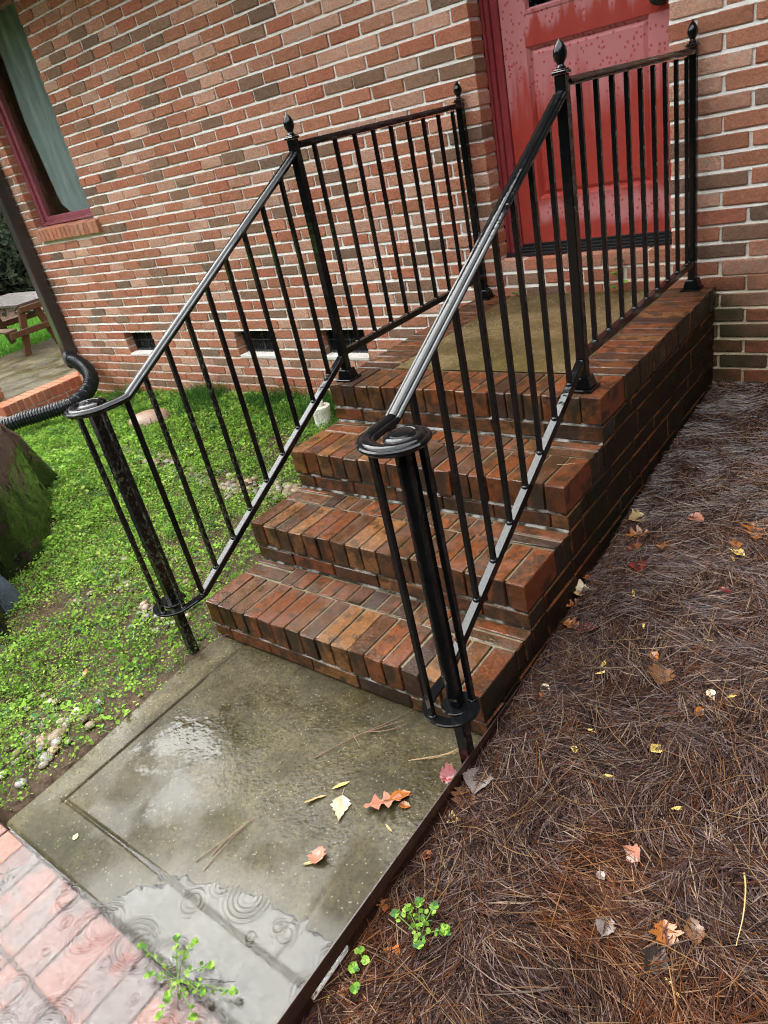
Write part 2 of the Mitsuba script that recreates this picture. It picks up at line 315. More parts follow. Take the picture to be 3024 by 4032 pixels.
# ------------------------------------------------------------------ brick house
H = newthing('brick_house', 'brick house with red door, tall curtained window and three foundation vents', 'house')
CX = -5.45                       # left corner of the facade
DX0, DX1, DZ1 = -.845, 0., 2.95  # door opening
WX0, WX1, WZ0, WZ1 = -5.14, -4.262, 1.375, 2.86
vents = [(-4.448, -4.05), (-3.05, -2.63), (-2.225, -1.835)]
VZ0, VZ1 = K0-6*CO, K0-3*CO
def openings_at(zc):
    o = []
    if zc > .83 and zc < DZ1: o.append((DX0, DX1))
    if WZ0-.115 < zc < WZ1: o.append((WX0-(.02 if zc < WZ0 else 0), WX1+(.06 if zc < WZ0 else 0)))
    if VZ0 < zc < VZ1: o += vents
    return o
bricks = []   # x0,x1,z0,z1
for r in range(-12, 36):
    z0, z1 = K0+r*CO+JT/2, K0+(r+1)*CO-JT/2; zc = (z0+z1)/2
    def lay(xa, xb, off):
        n0 = math.floor((xa-off)/BW)-1
        for n in range(n0, n0+int((xb-xa)/BW)+4):
            a, b = off+n*BW+JT/2, off+(n+1)*BW-JT/2
            a, b = max(a, xa), min(b, xb)
            if b-a > .02: segs.append((a, b))
    segs = []
    lay(DX0+.001, 3.0, (0 if r % 2 == 0 else BW/2)+.0)
    lay(CX, DX0, (-.12*BW if r % 2 == 0 else -.62*BW)-BW*4+.0)
    row = []
    for a, b in segs:
        parts = [(a, b)]
        for oa, ob in openings_at(zc):
            np_ = []
            for p, q in parts:
                if q <= oa or p >= ob: np_.append((p, q)); continue
                if p < oa: np_.append((p, oa))
                if q > ob: np_.append((ob, q))
            parts = np_
        for p, q in parts: row.append([p, q])
    row.sort(); k = 0
    while k < len(row):
        p, q = row[k]
        if q-p < .052:
            if k and p-row[k-1][1] < .02: row[k-1][1] = q; row.pop(k); continue
            if k+1 < len(row) and row[k+1][0]-q < .02: row[k+1][0] = p; row.pop(k); continue
        k += 1
    bricks += [(p, q, z0, z1) for p, q in row if q-p > .018]
Bc = np.array([[(a+b)/2, 0, (c+d)/2] for a, b, c, d in bricks]); Bs = np.array([b-a for a, b, _, _ in bricks])
zz = Bc[:, 2]
score = frontness(Bc)*np.where(Bs > .05, 1, .3)
# bricks hidden behind steps or buried do not count
score[(Bc[:, 0] > XL) & (Bc[:, 0] < XR) & (zz < ZL)] = 0
score[(zz < .20) & (Bc[:, 0] > 0)] = 0; score[zz < -.09] = 0
order = np.argsort(-score); named = set(order[:298].tolist())
rest_v, rest_f, rest_uv, off = [], [], [], 0
for i, (a, b, c, d) in enumerate(bricks):
    y0 = rng.normal(0, .0015)
    j = rng.normal(0, .0013, 4)
    m = box(a+j[0], b+j[1], y0, .107, c+j[2], d+j[3], .0035, .0011, rng)
    t, s = rng.random(), rng.random()
    if rng.random() < .03: t = .1
    uv = np.tile([t, s*.9], (len(m[0]), 1))
    if i in named:
        put(H+'__wall__brick', m, 'm_wall_brick', uv=uv)
    else:
        rest_v.append(m[0]); rest_f.append(m[1]+off); rest_uv.append(uv); off += len(m[0])
put(H+'__wall__brickwork', (np.vstack(rest_v), np.vstack(rest_f)), 'm_wall_brick', uv=np.vstack(rest_uv)); labels[H+'__wall__brickwork'] = {'kind': 'stuff'}
# mortar body: recessed plate with openings, plus weathered bed joints that slope forward
wall_poly = sbox(CX+.006, -.3, 2.996, 3.13)
for x0, x1, z0, z1 in [(DX0-.006, DX1+.006, .822, DZ1+.006), (WX0-.006, WX1+.006, WZ0-.1, WZ1+.006)]+[(a-.006, b+.006, VZ0-.0, VZ1+.006) for a, b in vents]:
    wall_poly = wall_poly.difference(sbox(x0, z0, x1, z1))
m = trimesh.creation.extrude_polygon(wall_poly, .096, engine='earcut')
V = np.array(m.vertices); V = np.stack([V[:, 0], .104-V[:, 2], V[:, 1]], 1)
V[:, 1] = np.where(V[:, 1] < .05, .0085, V[:, 1])
put(H+'__wall', (V, np.array(m.faces)), 'm_mortar')
jm = []
for r in range(-12, 37):
    zc = K0+r*CO
    spans = [(CX+.004, 2.99)]
    for oa, ob in openings_at(zc+1e-4):
        ns = []
        for p, q in spans:
            if q <= oa or p >= ob: ns.append((p, q)); continue
            if p < oa-.01: ns.append((p, oa-.004))
            if q > ob+.01: ns.append((ob+.004, q))
        spans = ns
    for p, q in spans:
        n = max(2, int((q-p)/.02)); x = np.linspace(p, q, n)
        lo = -JT/2-.0012-.0016*nz(x, r*3.1, 0, 45); hi = JT/2+.0002+0*x
        y_lo = .0005+.0035*nz(x, r*5.7, 1, 30); y_hi = .0075+.0015*nz(x, r*2.3, 2, 20)
        X = np.stack([x, x, x], 1); Y = np.stack([y_lo+.004, y_lo, y_hi], 1); Z = zc+np.stack([lo-.0005, lo, hi], 1)
        jm.append(grid_mesh(X, Y, Z))
put(H+'__wall__bed_joint', cat_(jm), 'm_mortar'); labels[H+'__wall__bed_joint'] = {'kind': 'stuff'}
# house body behind the facade: end walls, roof, eave, gutter
put(H+'__end_wall', cat_([box(CX+.008, CX+.108, .112, 8, -.4, 3.12), box(2.9, 2.99, .112, 8, -.4, 3.12), box(CX+.008, 2.99, 7.9, 8, -.4, 3.12)]), 'm_wall_brick', uv=np.tile([.6, .5], (24, 1)))
put(H+'__ceiling', box(CX+.12, 2.89, .12, 7.88, 2.98, 3.02), 'm_inside')
put(H+'__floor', box(CX+.12, 2.89, .22, 7.88, .70, .80), 'm_inside')
put(H+'__back_partition', box(CX+.12, 2.89, 2.6, 2.65, .8, 2.98), 'm_inside')
ro = []
s_ = math.tan(math.radians(24))
rv = np.array([[-5.9, -.76, 3.14], [3.5, -.76, 3.14], [3.5, 4, 3.14+4.76*s_], [-5.9, 4, 3.14+4.76*s_], [-5.9, 8.5, 3.14], [3.5, 8.5, 3.14]])
rv2 = rv+[0, 0, .06]
put(H+'__roof', cat_([(np.vstack([rv, rv2]), np.array([[0, 2, 1], [0, 3, 2], [3, 5, 2], [3, 4, 5], [6, 7, 8], [6, 8, 9], [9, 8, 11], [9, 11, 10], [0, 1, 7], [0, 7, 6], [4, 10, 11], [4, 11, 5], [0, 6, 9], [0, 9, 3], [3, 9, 10], [3, 10, 4], [1, 2, 8], [1, 8, 7], [2, 5, 11], [2, 11, 8]]))]), 'm_roof')
put(H+'__soffit', box(-5.88, 3.48, -.75, -.003, 3.115, 3.135), 'm_soffit')
put(H+'__gutter', sweep([[-5.9, -.82, 3.14], [3.5, -.82, 3.14]], rect_prof(.12, .12, .02)), 'm_downspout')
# downspout with its elbow, part of the house
ds = H+'__downspout'
dpath = np.array([[-5.315, -.066, 3.06], [-5.315, -.066, 1.5], [-5.315, -.066, .36]])
put(ds, sweep(dpath, rect_prof(.088, .105, .008), ups=np.tile([0, 1, 0.], (3, 1))), 'm_downspout')
el = bez([[-5.315, -.066, .375], [-5.312, -.074, .33], [-5.295, -.09, .295], [-5.262, -.104, .279]], 12)
put(ds+'__elbow', sweep(el, rect_prof(.096, .112, .01), ups=np.tile([0, 1, 0.], (len(el), 1))), 'm_downspout')
# ---- door
d = H+'__door'
DY = .135
slab = unary_union([sbox(-.768, .868, -.004, 2.90)])
pan = sbox(-.656, 1.076, -.112, 1.705); gl = sbox(-.652, 1.825, -.115, 2.76)
m = trimesh.creation.extrude_polygon(slab.difference(pan).difference(gl), .04, engine='earcut')
V = np.array(m.vertices); put(d, (np.stack([V[:, 0], DY+.04-V[:, 2], V[:, 1]], 1), np.array(m.faces)), 'm_door')
def ring(x0, x1, z0, z1, y0, w, y1):
    """sloping moulding from the rim (y0) in by w to depth y1"""
    o = np.array([[x0, z0], [x1, z0], [x1, z1], [x0, z1]]); i = np.array([[x0+w, z0+w], [x1-w, z0+w], [x1-w, z1-w], [x0+w, z1-w]])
    v = np.vstack([np.c_[o[:, 0], np.full(4, y0), o[:, 1]], np.c_[i[:, 0], np.full(4, y1), i[:, 1]]])
    f = []
    for k in range(4):
        k2 = (k+1) % 4; f += [[k, k2, 4+k2], [k, 4+k2, 4+k]]
    return v, np.array(f)
put(d+'__panel', cat_([ring(-.656, -.112, 1.076, 1.705, DY+.001, .012, DY+.014), ring(-.644, -.124, 1.088, 1.693, DY+.014, .004, DY+.022), ring(-.640, -.128, 1.092, 1.689, DY+.022, .016, DY+.012), box(-.624, -.144, DY+.012, DY+.03, 1.108, 1.673)]), 'm_door')
put(d+'__glazing_bead', cat_([ring(-.652, -.115, 1.825, 2.76, DY-.004, .012, DY-.006), ring(-.640, -.127, 1.837, 2.748, DY-.006, .010, DY+.014)]), 'm_door')
X, Z = np.meshgrid(np.linspace(-.632, -.135, 2), np.linspace(1.845, 2.74, 2), indexing='ij')
put(d+'__glass_pane', grid_mesh(X, X*0+DY+.014, Z), 'm_glass')
dro = []
rd = np.random.default_rng(5)
for _ in range(150):
    x, z, r = rd.uniform(-.625, -.15), rd.uniform(1.85, 2.3)**1, rd.uniform(.0012, .003)
    s = trimesh.creation.icosphere(1, r); dro.append((s.vertices*[1, .5, 1.2]+[x, DY+.0135, z], s.faces))
principled('m_drop', (.55, .58, .6), .08, .6)
put(d+'__rain_drop', cat_(dro), 'm_drop', smooth=True); labels[d+'__rain_drop'] = {'kind': 'stuff'}
kn = lathe([[0, 0], [.026, 0], [.030, .006], [.012, .012], [.012, .028], [.022, .034], [.029, .048], [.028, .058], [.018, .066], [0, .068]], 20)
put(d+'__knob', (np.stack([kn[0][:, 0]-.066, DY-kn[0][:, 2], kn[0][:, 1]+1.752], 1), kn[1][:, ::-1]), 'm_black', smooth=40)
fr = H+'__door_frame'
fm = []
for (x0, x1, ya) in [(-.844, -.829, .098), (-.829, -.806, .108), (-.806, -.770, .122)]:
    fm.append(box(x0, x1-.0005, ya, .20, .835, 2.945, .003))
fm.append(box(-.77, .0, .12, .2, 2.902, 2.945, .003)); fm.append(box(-.0035, .05, .125, .2, .835, 2.945, .002))
put(fr, cat_(fm), 'm_trim')
th = H+'__threshold'
put(th, cat_([box(-.835, -.003, .062, .20, .822, .842, .003), box(-.80, -.003, .078, .10, .842, .852, .003), box(-.80, -.003, .104, .134, .842, .862, .003)]), 'm_black')
put(th+'__door_sweep', box(-.766, -.006, .128, .134, .8625, .874, .002), 'm_black')
# ---- window
w = H+'__window'
wy = .062
put(w, cat_([box(WX0+.002, WX0+.045, wy, .13, WZ0+.02, WZ1, .003), box(WX0+.045, WX0+.085, wy+.022, .13, WZ0+.066, WZ1, .003), box(WX1-.045, WX1-.002, wy, .13, WZ0+.02, WZ1, .003), box(WX1-.085, WX1-.045, wy+.022, .13, WZ0+.066, WZ1, .003),
             box(WX0+.045, WX1-.045, wy+.022, .13, WZ0+.032, WZ0+.066, .003), box(WX0+.003, WX1-.003, wy-.012, .13, WZ0+.004, WZ0+.0195, .003), box(WX0+.046, WX1-.046, wy+.002, .13, WZ0+.0198, WZ0+.0315, .002), box(WX0+.045, WX1-.045, wy+.01, .13, WZ1-.07, WZ1, .003)]), 'm_wtrim')
X, Z = np.meshgrid([WX0+.084, WX1-.084], [WZ0+.065, WZ1-.07], indexing='ij')
put(w+'__pane', grid_mesh(X, X*0+wy+.045, Z), 'm_glass')
cx = np.linspace(-5.02, -4.18, 90); cz = np.linspace(1.30, 2.9, 24)
X, Z = np.meshgrid(cx, cz, indexing='ij')
edge = .02*np.sin(Z*5)+.22*np.exp(-((Z-1.36)/.10)**2)
X2 = X+(edge)*np.clip(1-(X+5.02)/.84, 0, 1)**2
put(w+'__curtain', grid_mesh(X2, .20+.010*np.sin(X*40+4*nz(X, Z, 0, 3))+.004*np.sin(X*97), Z), 'm_curtain', smooth=True)
# rowlock sill bricks of the window
sx = np.arange(-5.135, -4.20, .0672)
for k, x in enumerate(sx):
    m = box(x+.004, x+.0622, -.030+rng.normal(0, .0015), .06, 1.268, 1.362+rng.normal(0, .001), .003, .0006, rng)
    m[0][:, 2] += np.where(m[0][:, 2] > 1.3, np.clip((m[0][:, 1])*.18, -.01, .02), 0)
    put(w+'__sill_brick', m, 'm_wall_brick', uv=np.tile([rng.uniform(.3, 1), rng.random()*.9], (len(m[0]), 1)))
put(w+'__sill_mortar', box(-5.134, -4.203, -.022, .104, 1.274, 1.352), 'm_mortar')
# ---- foundation vents
for (a, b) in vents:
    v = put(H+'__vent', cat_([box(a+.002, b-.002, .075, .10, VZ0+.022, VZ0+.036), box(a+.002, b-.002, .075, .10, VZ1-.014, VZ1-.002), box(a+.002, a+.016, .075, .1, VZ0+.036, VZ1-.014), box(b-.016, b-.002, .075, .1, VZ0+.036, VZ1-.014),
                              box(a+.016, b-.016, .074, .084, (VZ0+VZ1)/2+.004, (VZ0+VZ1)/2+.012), box((a+b)/2-.005, (a+b)/2+.005, .0745, .085, VZ0+.036, VZ1-.014)]), 'm_vent')
    wires = []
    z0, z1 = VZ0+.036, VZ1-.014
    for k in range(-8, 26):
        for sgn in (1, -1):
            xs = a+.016+k*.0235
            p = np.array([[xs, .088, z0], [xs+sgn*(z1-z0)*.42, .088, z1]])
            if min(p[:, 0]) < a+.016 or max(p[:, 0]) > b-.016: continue
            wires.append(sweep(p, circ(.0014, 4), ups=np.tile([0, 1, 0.], (2, 1)), caps=False))
    put(v+'__grille', cat_(wires), 'm_vent')
    put(v+'__backing', box(a-.004, b+.004, .112, .118, VZ0, VZ1), 'm_dark')
    put(v+'__sill', box(a+.001, b-.001, -.002, .10, VZ0-.004, VZ0+.021, .004, .0008, rng), 'm_mortar')
# ------------------------------------------------------------------ brick steps
S = newthing('brick_steps', 'wet brick steps with four risers climbing to the concrete landing below the red door', 'steps')
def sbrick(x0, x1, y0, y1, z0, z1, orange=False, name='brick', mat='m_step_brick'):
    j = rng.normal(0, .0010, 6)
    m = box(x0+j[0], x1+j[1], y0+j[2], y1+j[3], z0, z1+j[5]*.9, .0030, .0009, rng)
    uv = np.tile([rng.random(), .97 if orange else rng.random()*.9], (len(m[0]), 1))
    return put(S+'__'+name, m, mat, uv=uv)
W = XR-XL; NB = 17; PW = W/NB; J = .0065
yf = [-(LD+(4-i)*TR) for i in range(5)]    # yf[i]: nose of tread i (1..4)
ztop = [i*RI for i in range(5)]
for i in range(1, 5):
    zt = ztop[i]; y0 = yf[i]
    # rowlock course along the nose
    for k in range(NB):
        a = XL+k*PW
        sbrick(a+(J/2 if k else 0), a+PW-(J/2 if k < NB-1 else 0), y0-.004, y0+.190, zt-.093, zt, orange=(k in (0, NB-1) and i > 1))
    # stretcher course of the riser
    zb = ztop[i-1]
    off = [0, .10, .0, .06][i-1]
    xs = [XL]+[x for x in np.arange(XL+.09+off, XR-.03, .2035)]+[XR]
    for a, b in zip(xs[:-1], xs[1:]):
        sbrick(a+(J/2 if a > XL else 0), b-(J/2 if b < XR else 0), y0-.001, y0+.095, zb+.0085, zt-.1035)
    if i < 4:
        # second row of the tread: cut headers, stretchers at the ends
        ya, yb = y0+.190+J, y0+TR-.006
        xa, xb = XL+.196, XR-.196
        sbrick(XL, xa-J, ya+.004, yb-.028, zt-.08, zt-.001); sbrick(XL, xa-J, yb-.018, yb+.003, zt-.08, zt-.001)
        sbrick(xb+J, XR, ya+.002, (ya+yb)/2-.003, zt-.08, zt-.001); sbrick(xb+J, XR, (ya+yb)/2+.005, yb, zt-.08, zt-.001)
        n = 12; pw = (xb-xa)/n
        for k in range(n):
            sbrick(xa+k*pw+J/2, xa+(k+1)*pw-J/2, ya, yb, zt-.08, zt-.0005)
# landing side rows of rowlocks, running back to the wall
ny = 15; py = (LD-.196)/ny
for sd in (0, 1):
    for k in range(ny):
        b = -(k*py)-.004; a = b-py+J
        x0, x1 = (XR-.190, XR+.003) if sd else (XL-.003, XL+.190)
        sbrick(x0, x1, a, b, ZL-.093, ZL)
# sides: stretcher courses below each rowlock, end faces of the treads
for sd in (1, 0):
    x0, x1 = (XR-.095, XR+.001) if sd else (XL-.001, XL+.095)
    for i in range(1, 5):
        zt, zb = ztop[i], ztop[i-1]
        ys = [yf[i]+.0975]+list(np.arange(yf[i]+.0975+[.1, .2, .05, .15][i-1], -.03, .2035))+[-.004]
        for a, b in zip(ys[:-1], ys[1:]):
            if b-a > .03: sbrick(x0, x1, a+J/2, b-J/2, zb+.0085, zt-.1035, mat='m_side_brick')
        if i < 4:
            ys = [yf[i+1]+.002]+list(np.arange(yf[i+1]+.0975, -.03, .2035))+[-.004]
            for a, b in zip(ys[:-1], ys[1:]):
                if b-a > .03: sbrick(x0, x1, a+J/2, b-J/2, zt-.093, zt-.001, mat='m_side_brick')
# mortar core
core = []
for i in range(1, 5):
    core.append(box(XL+.005, XR-.005, yf[i]+.0075-i*.0002, -.0015-i*.0003, ztop[i-1]-(.25 if i == 1 else .02), ztop[i]-.0045))
put(S, cat_(core), 'm_step_mortar')
beads = []
for i in range(1, 5):       # pale patchy bed joints under each rowlock and at the back of each tread
    for zc, yy, wv in [(ztop[i]-.0985, yf[i], .0085), (ztop[i-1]+.002, yf[i], .009)]:
        if i == 1 and zc < .05: continue
        x = np.linspace(XL+.004, XR-.004, 130)
        lo = -wv/2-.002*nz(x, i*3, 1, 50); hi = wv/2-.001+0*x
        yl = yy+.001-.003*nz(x, i*7.7, zc, 40); yh = yy+.006+0*x
        beads.append(grid_mesh(np.stack([x, x, x], 1), np.stack([yl+.006, yl, yh], 1), zc+np.stack([lo, lo+.001, hi], 1)))
principled('m_pale_joint', lambda p, n, uv: mix(L(.045, .035, .020), L(.42, .40, .36), smoothstep(.42, .66, fbm(p.x*26, p.y*26, p.z*26, 3))), .3, .5)
put(S+'__bed_joint', cat_(beads), 'm_pale_joint', smooth=True); labels[S+'__bed_joint'] = {'kind': 'stuff'}
# concrete landing
x, y = np.meshgrid(np.linspace(XL+.198, XR-.198, 60), np.linspace(-LD+.199, -.004, 60), indexing='ij')
put(S+'__landing', grid_mesh(x, y, ZL+.001+.003*(nz(x, y, 3, 3)-.5)), 'm_concrete', smooth=True)
labels[S+'__landing'] = {'label': 'worn concrete landing slab framed by brick'}
# ------------------------------------------------------------------ concrete walk
WL, WR, WY0, WY1 = -.985, .190, -3.03, yf[1]+.004
def wl_edge(y): return -.945-.045*sst(-3.0, -2.1, y)
def slab_z(x, y):
    x, y = np.asarray(x, float), np.asarray(y, float)
    dip = -.021*sst(-.75, .05, x)*sst(-2.62, -3.0, y)-.004*sst(-2.45, -2.9, y)
    z = dip+.0022*(nz(x, y, 2, 4)-.5)+.0012*(nz(x, y, 6, 14)-.5)
    g1 = np.exp(-((x+.842)/.0042)**2)*sst(-2.905, -2.885, y); g2 = np.exp(-((y+2.888+.004*np.sin(x*3))/.0050)**2)*sst(-.865, -.84, x); g3 = np.exp(-((x-.065)/.006)**2)*sst(-2.90, -2.88, y)*.35
    z = z-.008*np.clip(g1+g2, 0, 1)-.008*g3
    # tooled rounded edges
    z = z-.011*np.clip(1-(y-WY0)/.018, 0, 1)**2-.008*np.clip(1-(x-wl_edge(y))/.012, 0, 1)**2
    return z
ux = np.unique(np.r_[np.linspace(0, 1, 170), np.linspace(0, .02, 10), (np.linspace(-.86, -.825, 18)+.96)/1.15])
uy = np.unique(np.r_[np.linspace(0, 1, 150), np.linspace(0, .03, 12), np.linspace(.135, .175, 18)])
UX, UY = np.meshgrid(ux, uy, indexing='ij')
Yg = WY0+UY*(WY1-WY0); Xg = wl_edge(Yg)+UX*(WR-wl_edge(Yg))
Zg = slab_z(Xg, Yg)
top = grid_mesh(Xg, Yg, Zg)
fe = grid_mesh(np.stack([Xg[:, 0]]*2, 1), np.stack([Yg[:, 0]-.0005]*2, 1), np.stack([Zg[:, 0]-.12, Zg[:, 0]], 1))
le = grid_mesh(np.stack([Xg[0]]*2, 1), np.stack([Yg[0]]*2, 1), np.stack([Zg[0]-.12, Zg[0]], 1))
put('concrete_walk', cat_([top, fe, le]), 'm_concrete', smooth=40); struct('concrete_walk')
# ------------------------------------------------------------------ brick paving at the lower left, partly under water
def pav_z(x): return -.0085-.026*sst(-1.05, .05, x)
put('brick_paving', grid_mesh(*np.meshgrid(np.array([-1.0, -.4, 0, .19]), np.array([-4.2, -3.5, -3.034]), indexing='ij'), np.array([[pav_z(v)-.005]*3 for v in (-1.0, -.4, 0, .19)])), 'm_paver_joint'); struct('brick_paving')
for row in range(5):
    yb = -3.034-row*.1935; ya = yb-.1905
    for k in range(-1, 12):
        a = -.910+k*.0967
        if a+.095 > .193: continue
        m = box(a+.001, a+.0952, ya+.0015, yb-.001, -.06, 0, .003, .0005, rng)
        m[0][:, 2] += pav_z(m[0][:, 0])+rng.normal(0, .0006); put('brick_paving__paver', m, 'm_paver', uv=np.tile([rng.random(), rng.random()], (len(m[0]), 1)))
# ------------------------------------------------------------------ standing water
rr = np.random.default_rng(11)
drops = [(rr.uniform(-.95, .19), rr.uniform(-3.75, -2.80), rr.choice([.008, .014, .022, .034, .05], p=[.25, .25, .2, .2, .1])*rr.uniform(.8, 1.25), rr.uniform(.7, 1.6)) for _ in range(170)]
WZ = -.0125
def ripple(x, y):
    z = np.zeros_like(x)
    for cx_, cy_, R, A in drops:
        r = np.hypot(x-cx_, y-cy_)
        near = r < R+.02
        z[near] += A*np.cos((r[near]-R)*2*np.pi/.0125)*np.exp(-((r[near]-R*.8)/(.35*R+.006))**2)
    return z*.00085+.0010*(nz(x*1., y*1.6, 1, 75)-.5)+.0014*(nz(x, y*1.4, 2, 34)-.5)
wx, wyy = np.meshgrid(np.arange(-.97, .1885, .0026), np.arange(-3.62, -2.74, .0026), indexing='ij')
keep = (wyy < -3.031) | (wx > -.93)
wz = WZ+ripple(wx, wyy)
pm = grid_mesh(wx, wyy, wz)
vis = keep & np.where(wyy > -3.03, slab_z(wx, wyy) < wz+.003, np.where(wx < .19, pav_z(wx) < wz+.003, True))
vv = vis.reshape(-1)
pm = (pm[0], pm[1][vv[pm[1]].all(1)])
used_ = np.unique(pm[1]); rm = np.zeros(len(pm[0]), int); rm[used_] = np.arange(len(used_))
put('puddle', (pm[0][used_], rm[pm[1]]), 'm_ripple', smooth=True); struct('puddle', 'shallow rain puddle with ripple rings over the paving and walk corner')
# ------------------------------------------------------------------ steel edging along the mulch
E_ = newthing('metal_edging', 'rusty brown steel edging strip between concrete walk and pine straw', 'edging')
ey = np.array([-3.9, -3.4, -3.0, -2.6, -2.25, -2.05, -1.88, -1.5]); ex = np.array([.194, .194, .195, .197, .198, .200, .202, .204])
shp = sbox(-3.9, -.12, -1.55, .058)
for yy in (-3.02, -2.90, -3.35, -2.84):
    shp = shp.difference(sbox(yy, -.002, yy+.055, .010).buffer(.004))
mm = trimesh.creation.extrude_polygon(shp.segmentize(.06), .0035, engine='earcut')
V = np.array(mm.vertices)
yv = V[:, 0]; zv = V[:, 1]
up_ = np.where(zv > -.05, -.006*sst(-2.5, -3.1, yv)+.012*sst(-2.2, -1.7, yv), 0)
put(E_, (np.stack([np.interp(yv, ey, ex)+V[:, 2]+.003*np.sin(yv*5), yv, zv+up_+np.where(zv > 0, .004*np.sin(yv*2.3), 0)], 1), np.array(mm.faces)), 'm_steel')
put(E_+'__stake', box(.1985, .2035, -3.09, -3.045, -.16, .03, .002), 'm_steel')
# ------------------------------------------------------------------ iron railings
CAPP = np.array([[-.013, -.012], [.013, -.012], [.0165, -.006], [.0215, -.003], [.0215, .002], [.018, .0050], [.0125, .0052], [.0105, .0085], [.006, .0105], [0, .011], [-.006, .0105], [-.0105, .0085], [-.0125, .0052], [-.018, .0050], [-.0215, .002], [-.0215, -.003], [-.0165, -.006]])
def railing(x0, sgn, label, mildew):
    R = newthing('iron_railing', label, 'railing')
    M, MM = 'm_iron', ('m_iron_mildew' if mildew else 'm_iron')
    yF, yB, zT, zLo = -1.180, -.034, 1.537, .767
    yE = -2.165; zE = zT-.018-(yF-yE)*.5525; zLE = .757-(yF-yE)*.535
    q = .0158
    for y in (yF, yB):
        p = put(R+'__post', box(x0-q, x0+q, y-q, y+q, ZL+.004, 1.556, .0025), M)
        put(p+'__collar', cat_([box(x0-.0205, x0+.0205, y-.0205, y+.0205, 1.5565, 1.5645, .002), box(x0-.017, x0+.017, y-.017, y+.017, 1.565, 1.569, .002)]), M)
        fin = np.array([[.0, 0], [.0125, .0], [.0135, .003], [.010, .007], [.0085, .011], [.011, .016], [.0165, .026], [.019, .036], [.0185, .046], [.0155, .057], [.0105, .067], [.005, .074], [.002, .078], [0, .079]])
        put(p+'__finial', lathe(fin*[1.0, .88], 22, (x0, y, 1.569)), M, smooth=50)
        put(p+'__base', cat_([box(x0-.040, x0+.040, y-.040, y+.040, ZL+.0015, ZL+.0095, .002), (lambda m: (np.where(m[0][:, 2:3] > ZL+.03, [x0, y, 0]+(m[0]-[x0, y, 0])*[.80, .80, 1], m[0]), m[1]))(box(x0-.031, x0+.031, y-.031, y+.031, ZL+.0097, ZL+.046, .003))]), M)
    # landing rails
    put(R+'__top_rail', sweep([[x0, yF-.0+q, zT], [x0, yB-q, zT+.006]], CAPP), M, smooth=35)
    put(R+'__bottom_rail', sweep([[x0, yF+q, zLo], [x0, yB-q, zLo+.001]], rect_prof(.0255, .0255, .002)), M)
    # sloped handrail with its volute
    slope = np.array([[x0, y, zT-.019-(yF-y)*.5525] for y in np.linspace(yF-q, yE, 12)])
    put(R+'__sloped_rail', sweep(slope, CAPP), M, smooth=35)
    cx_, cy_ = x0+sgn*.079, yE-.075
    th_ = np.linspace(0, 2*np.pi*.80, 60)
    rad = .079*(1-.60*th_/th_[-1])
    ang = np.pi+th_
    vol = np.stack([cx_+sgn*rad*np.cos(ang), cy_+rad*np.sin(ang), np.full(60, zE)], 1)
    lead = np.array([[x0, yE+.004, zE+.002], [x0, yE-.02, zE], [x0, yE-.04, zE]])
    vp = np.vstack([lead, vol[3:]])
    sc_ = np.ones(len(vp)); sc_[-20:] = np.linspace(1, .72, 20)
    prof = CAPP[None]*np.stack([sc_, np.ones_like(sc_)], 1)[:, None]
    put(R+'__volute', cat_([sweep(vp, prof)]), M, smooth=35)
    put(R+'__volute__disc', lathe([[0, -.012], [.030, -.012], [.038, -.006], [.041, 0], [.039, .005], [.034, .0085], [.028, .0095], [.026, .012], [.018, .0135], [0, .014]], 32, (cx_+sgn*.004, cy_, zE)), M, smooth=35)
    # newel under the volute
    n = put(R+'__newel', box(cx_-q+sgn*.003, cx_+q+sgn*.003, cy_-q, cy_+q, -.15, zE-.012, .0025), MM)
    # lower rail and its scroll plate
    low = np.array([[x0, y, .757-(yF-y)*.535] for y in np.linspace(yF-q, yE, 12)])
    put(R+'__sloped_bottom_rail', sweep(low, rect_prof(.0255, .0255, .002)), M)
    lz = zLE-.004
    lp = np.vstack([[[x0, yE+.006, lz], [x0, yE-.02, lz], [x0, yE-.04, lz]], np.stack([vol[3:, 0], vol[3:, 1], np.full(57, lz)], 1)])
    put(R+'__scroll_plate', sweep(lp, rect_prof(.030, .0095, .002)), M, smooth=35)
    put(R+'__scroll_plate__disc', lathe([[0, -.005], [.037, -.005], [.039, -.003], [.039, .0035], [.037, .0052], [0, .0052]], 28, (cx_, cy_, lz+.0006)), M, smooth=35)
    b_ = .0072
    def bal(x, y, z0, z1, mat):
        k = put(R+'__baluster', box(x-b_, x+b_, y-b_, y+b_, z0, z1, .0012), mat)
        return (x, y, z0)
    wl = []
    for i in range(9): wl.append(bal(x0, -1.073+.1210*i, zLo+.012, zT-.010, M))
    for i, y in enumerate([-1.287, -1.407, -1.522, -1.633, -1.744, -1.857, -1.968, -2.078]):
        wl.append(bal(x0, y, .757-(yF-y)*.535+.012, zT-(yF-y)*.5525-.029, MM if i > 4 else M))
    for a in ((.15, 1.2) if sgn < 0 else (1.1, 3.9)):
        r_ = np.interp(a, th_, rad)
        wl.append(bal(cx_+sgn*r_*np.cos(np.pi+a), cy_+r_*np.sin(np.pi+a), lz+.004, zE-.011, MM))
    wl.append(bal(x0, yE-.002, lz+.004, zE-.011, M))
    # beads of weld and water at the feet of the balusters
    put(R+'__weld', cat_([lathe([[.0118, -.001], [.0122, .002], [.0085, .0065], [.0, .007]], 10, w_) for w_ in wl]), 'm_iron', smooth=True); labels[R+'__weld'] = {'kind': 'stuff'}
railing(-.928, -1, 'black railing on the lawn side of the steps, its scrolled foot in green weeds', True)
railing(.102, 1, 'black railing beside the pine straw, in front of the red door', False)

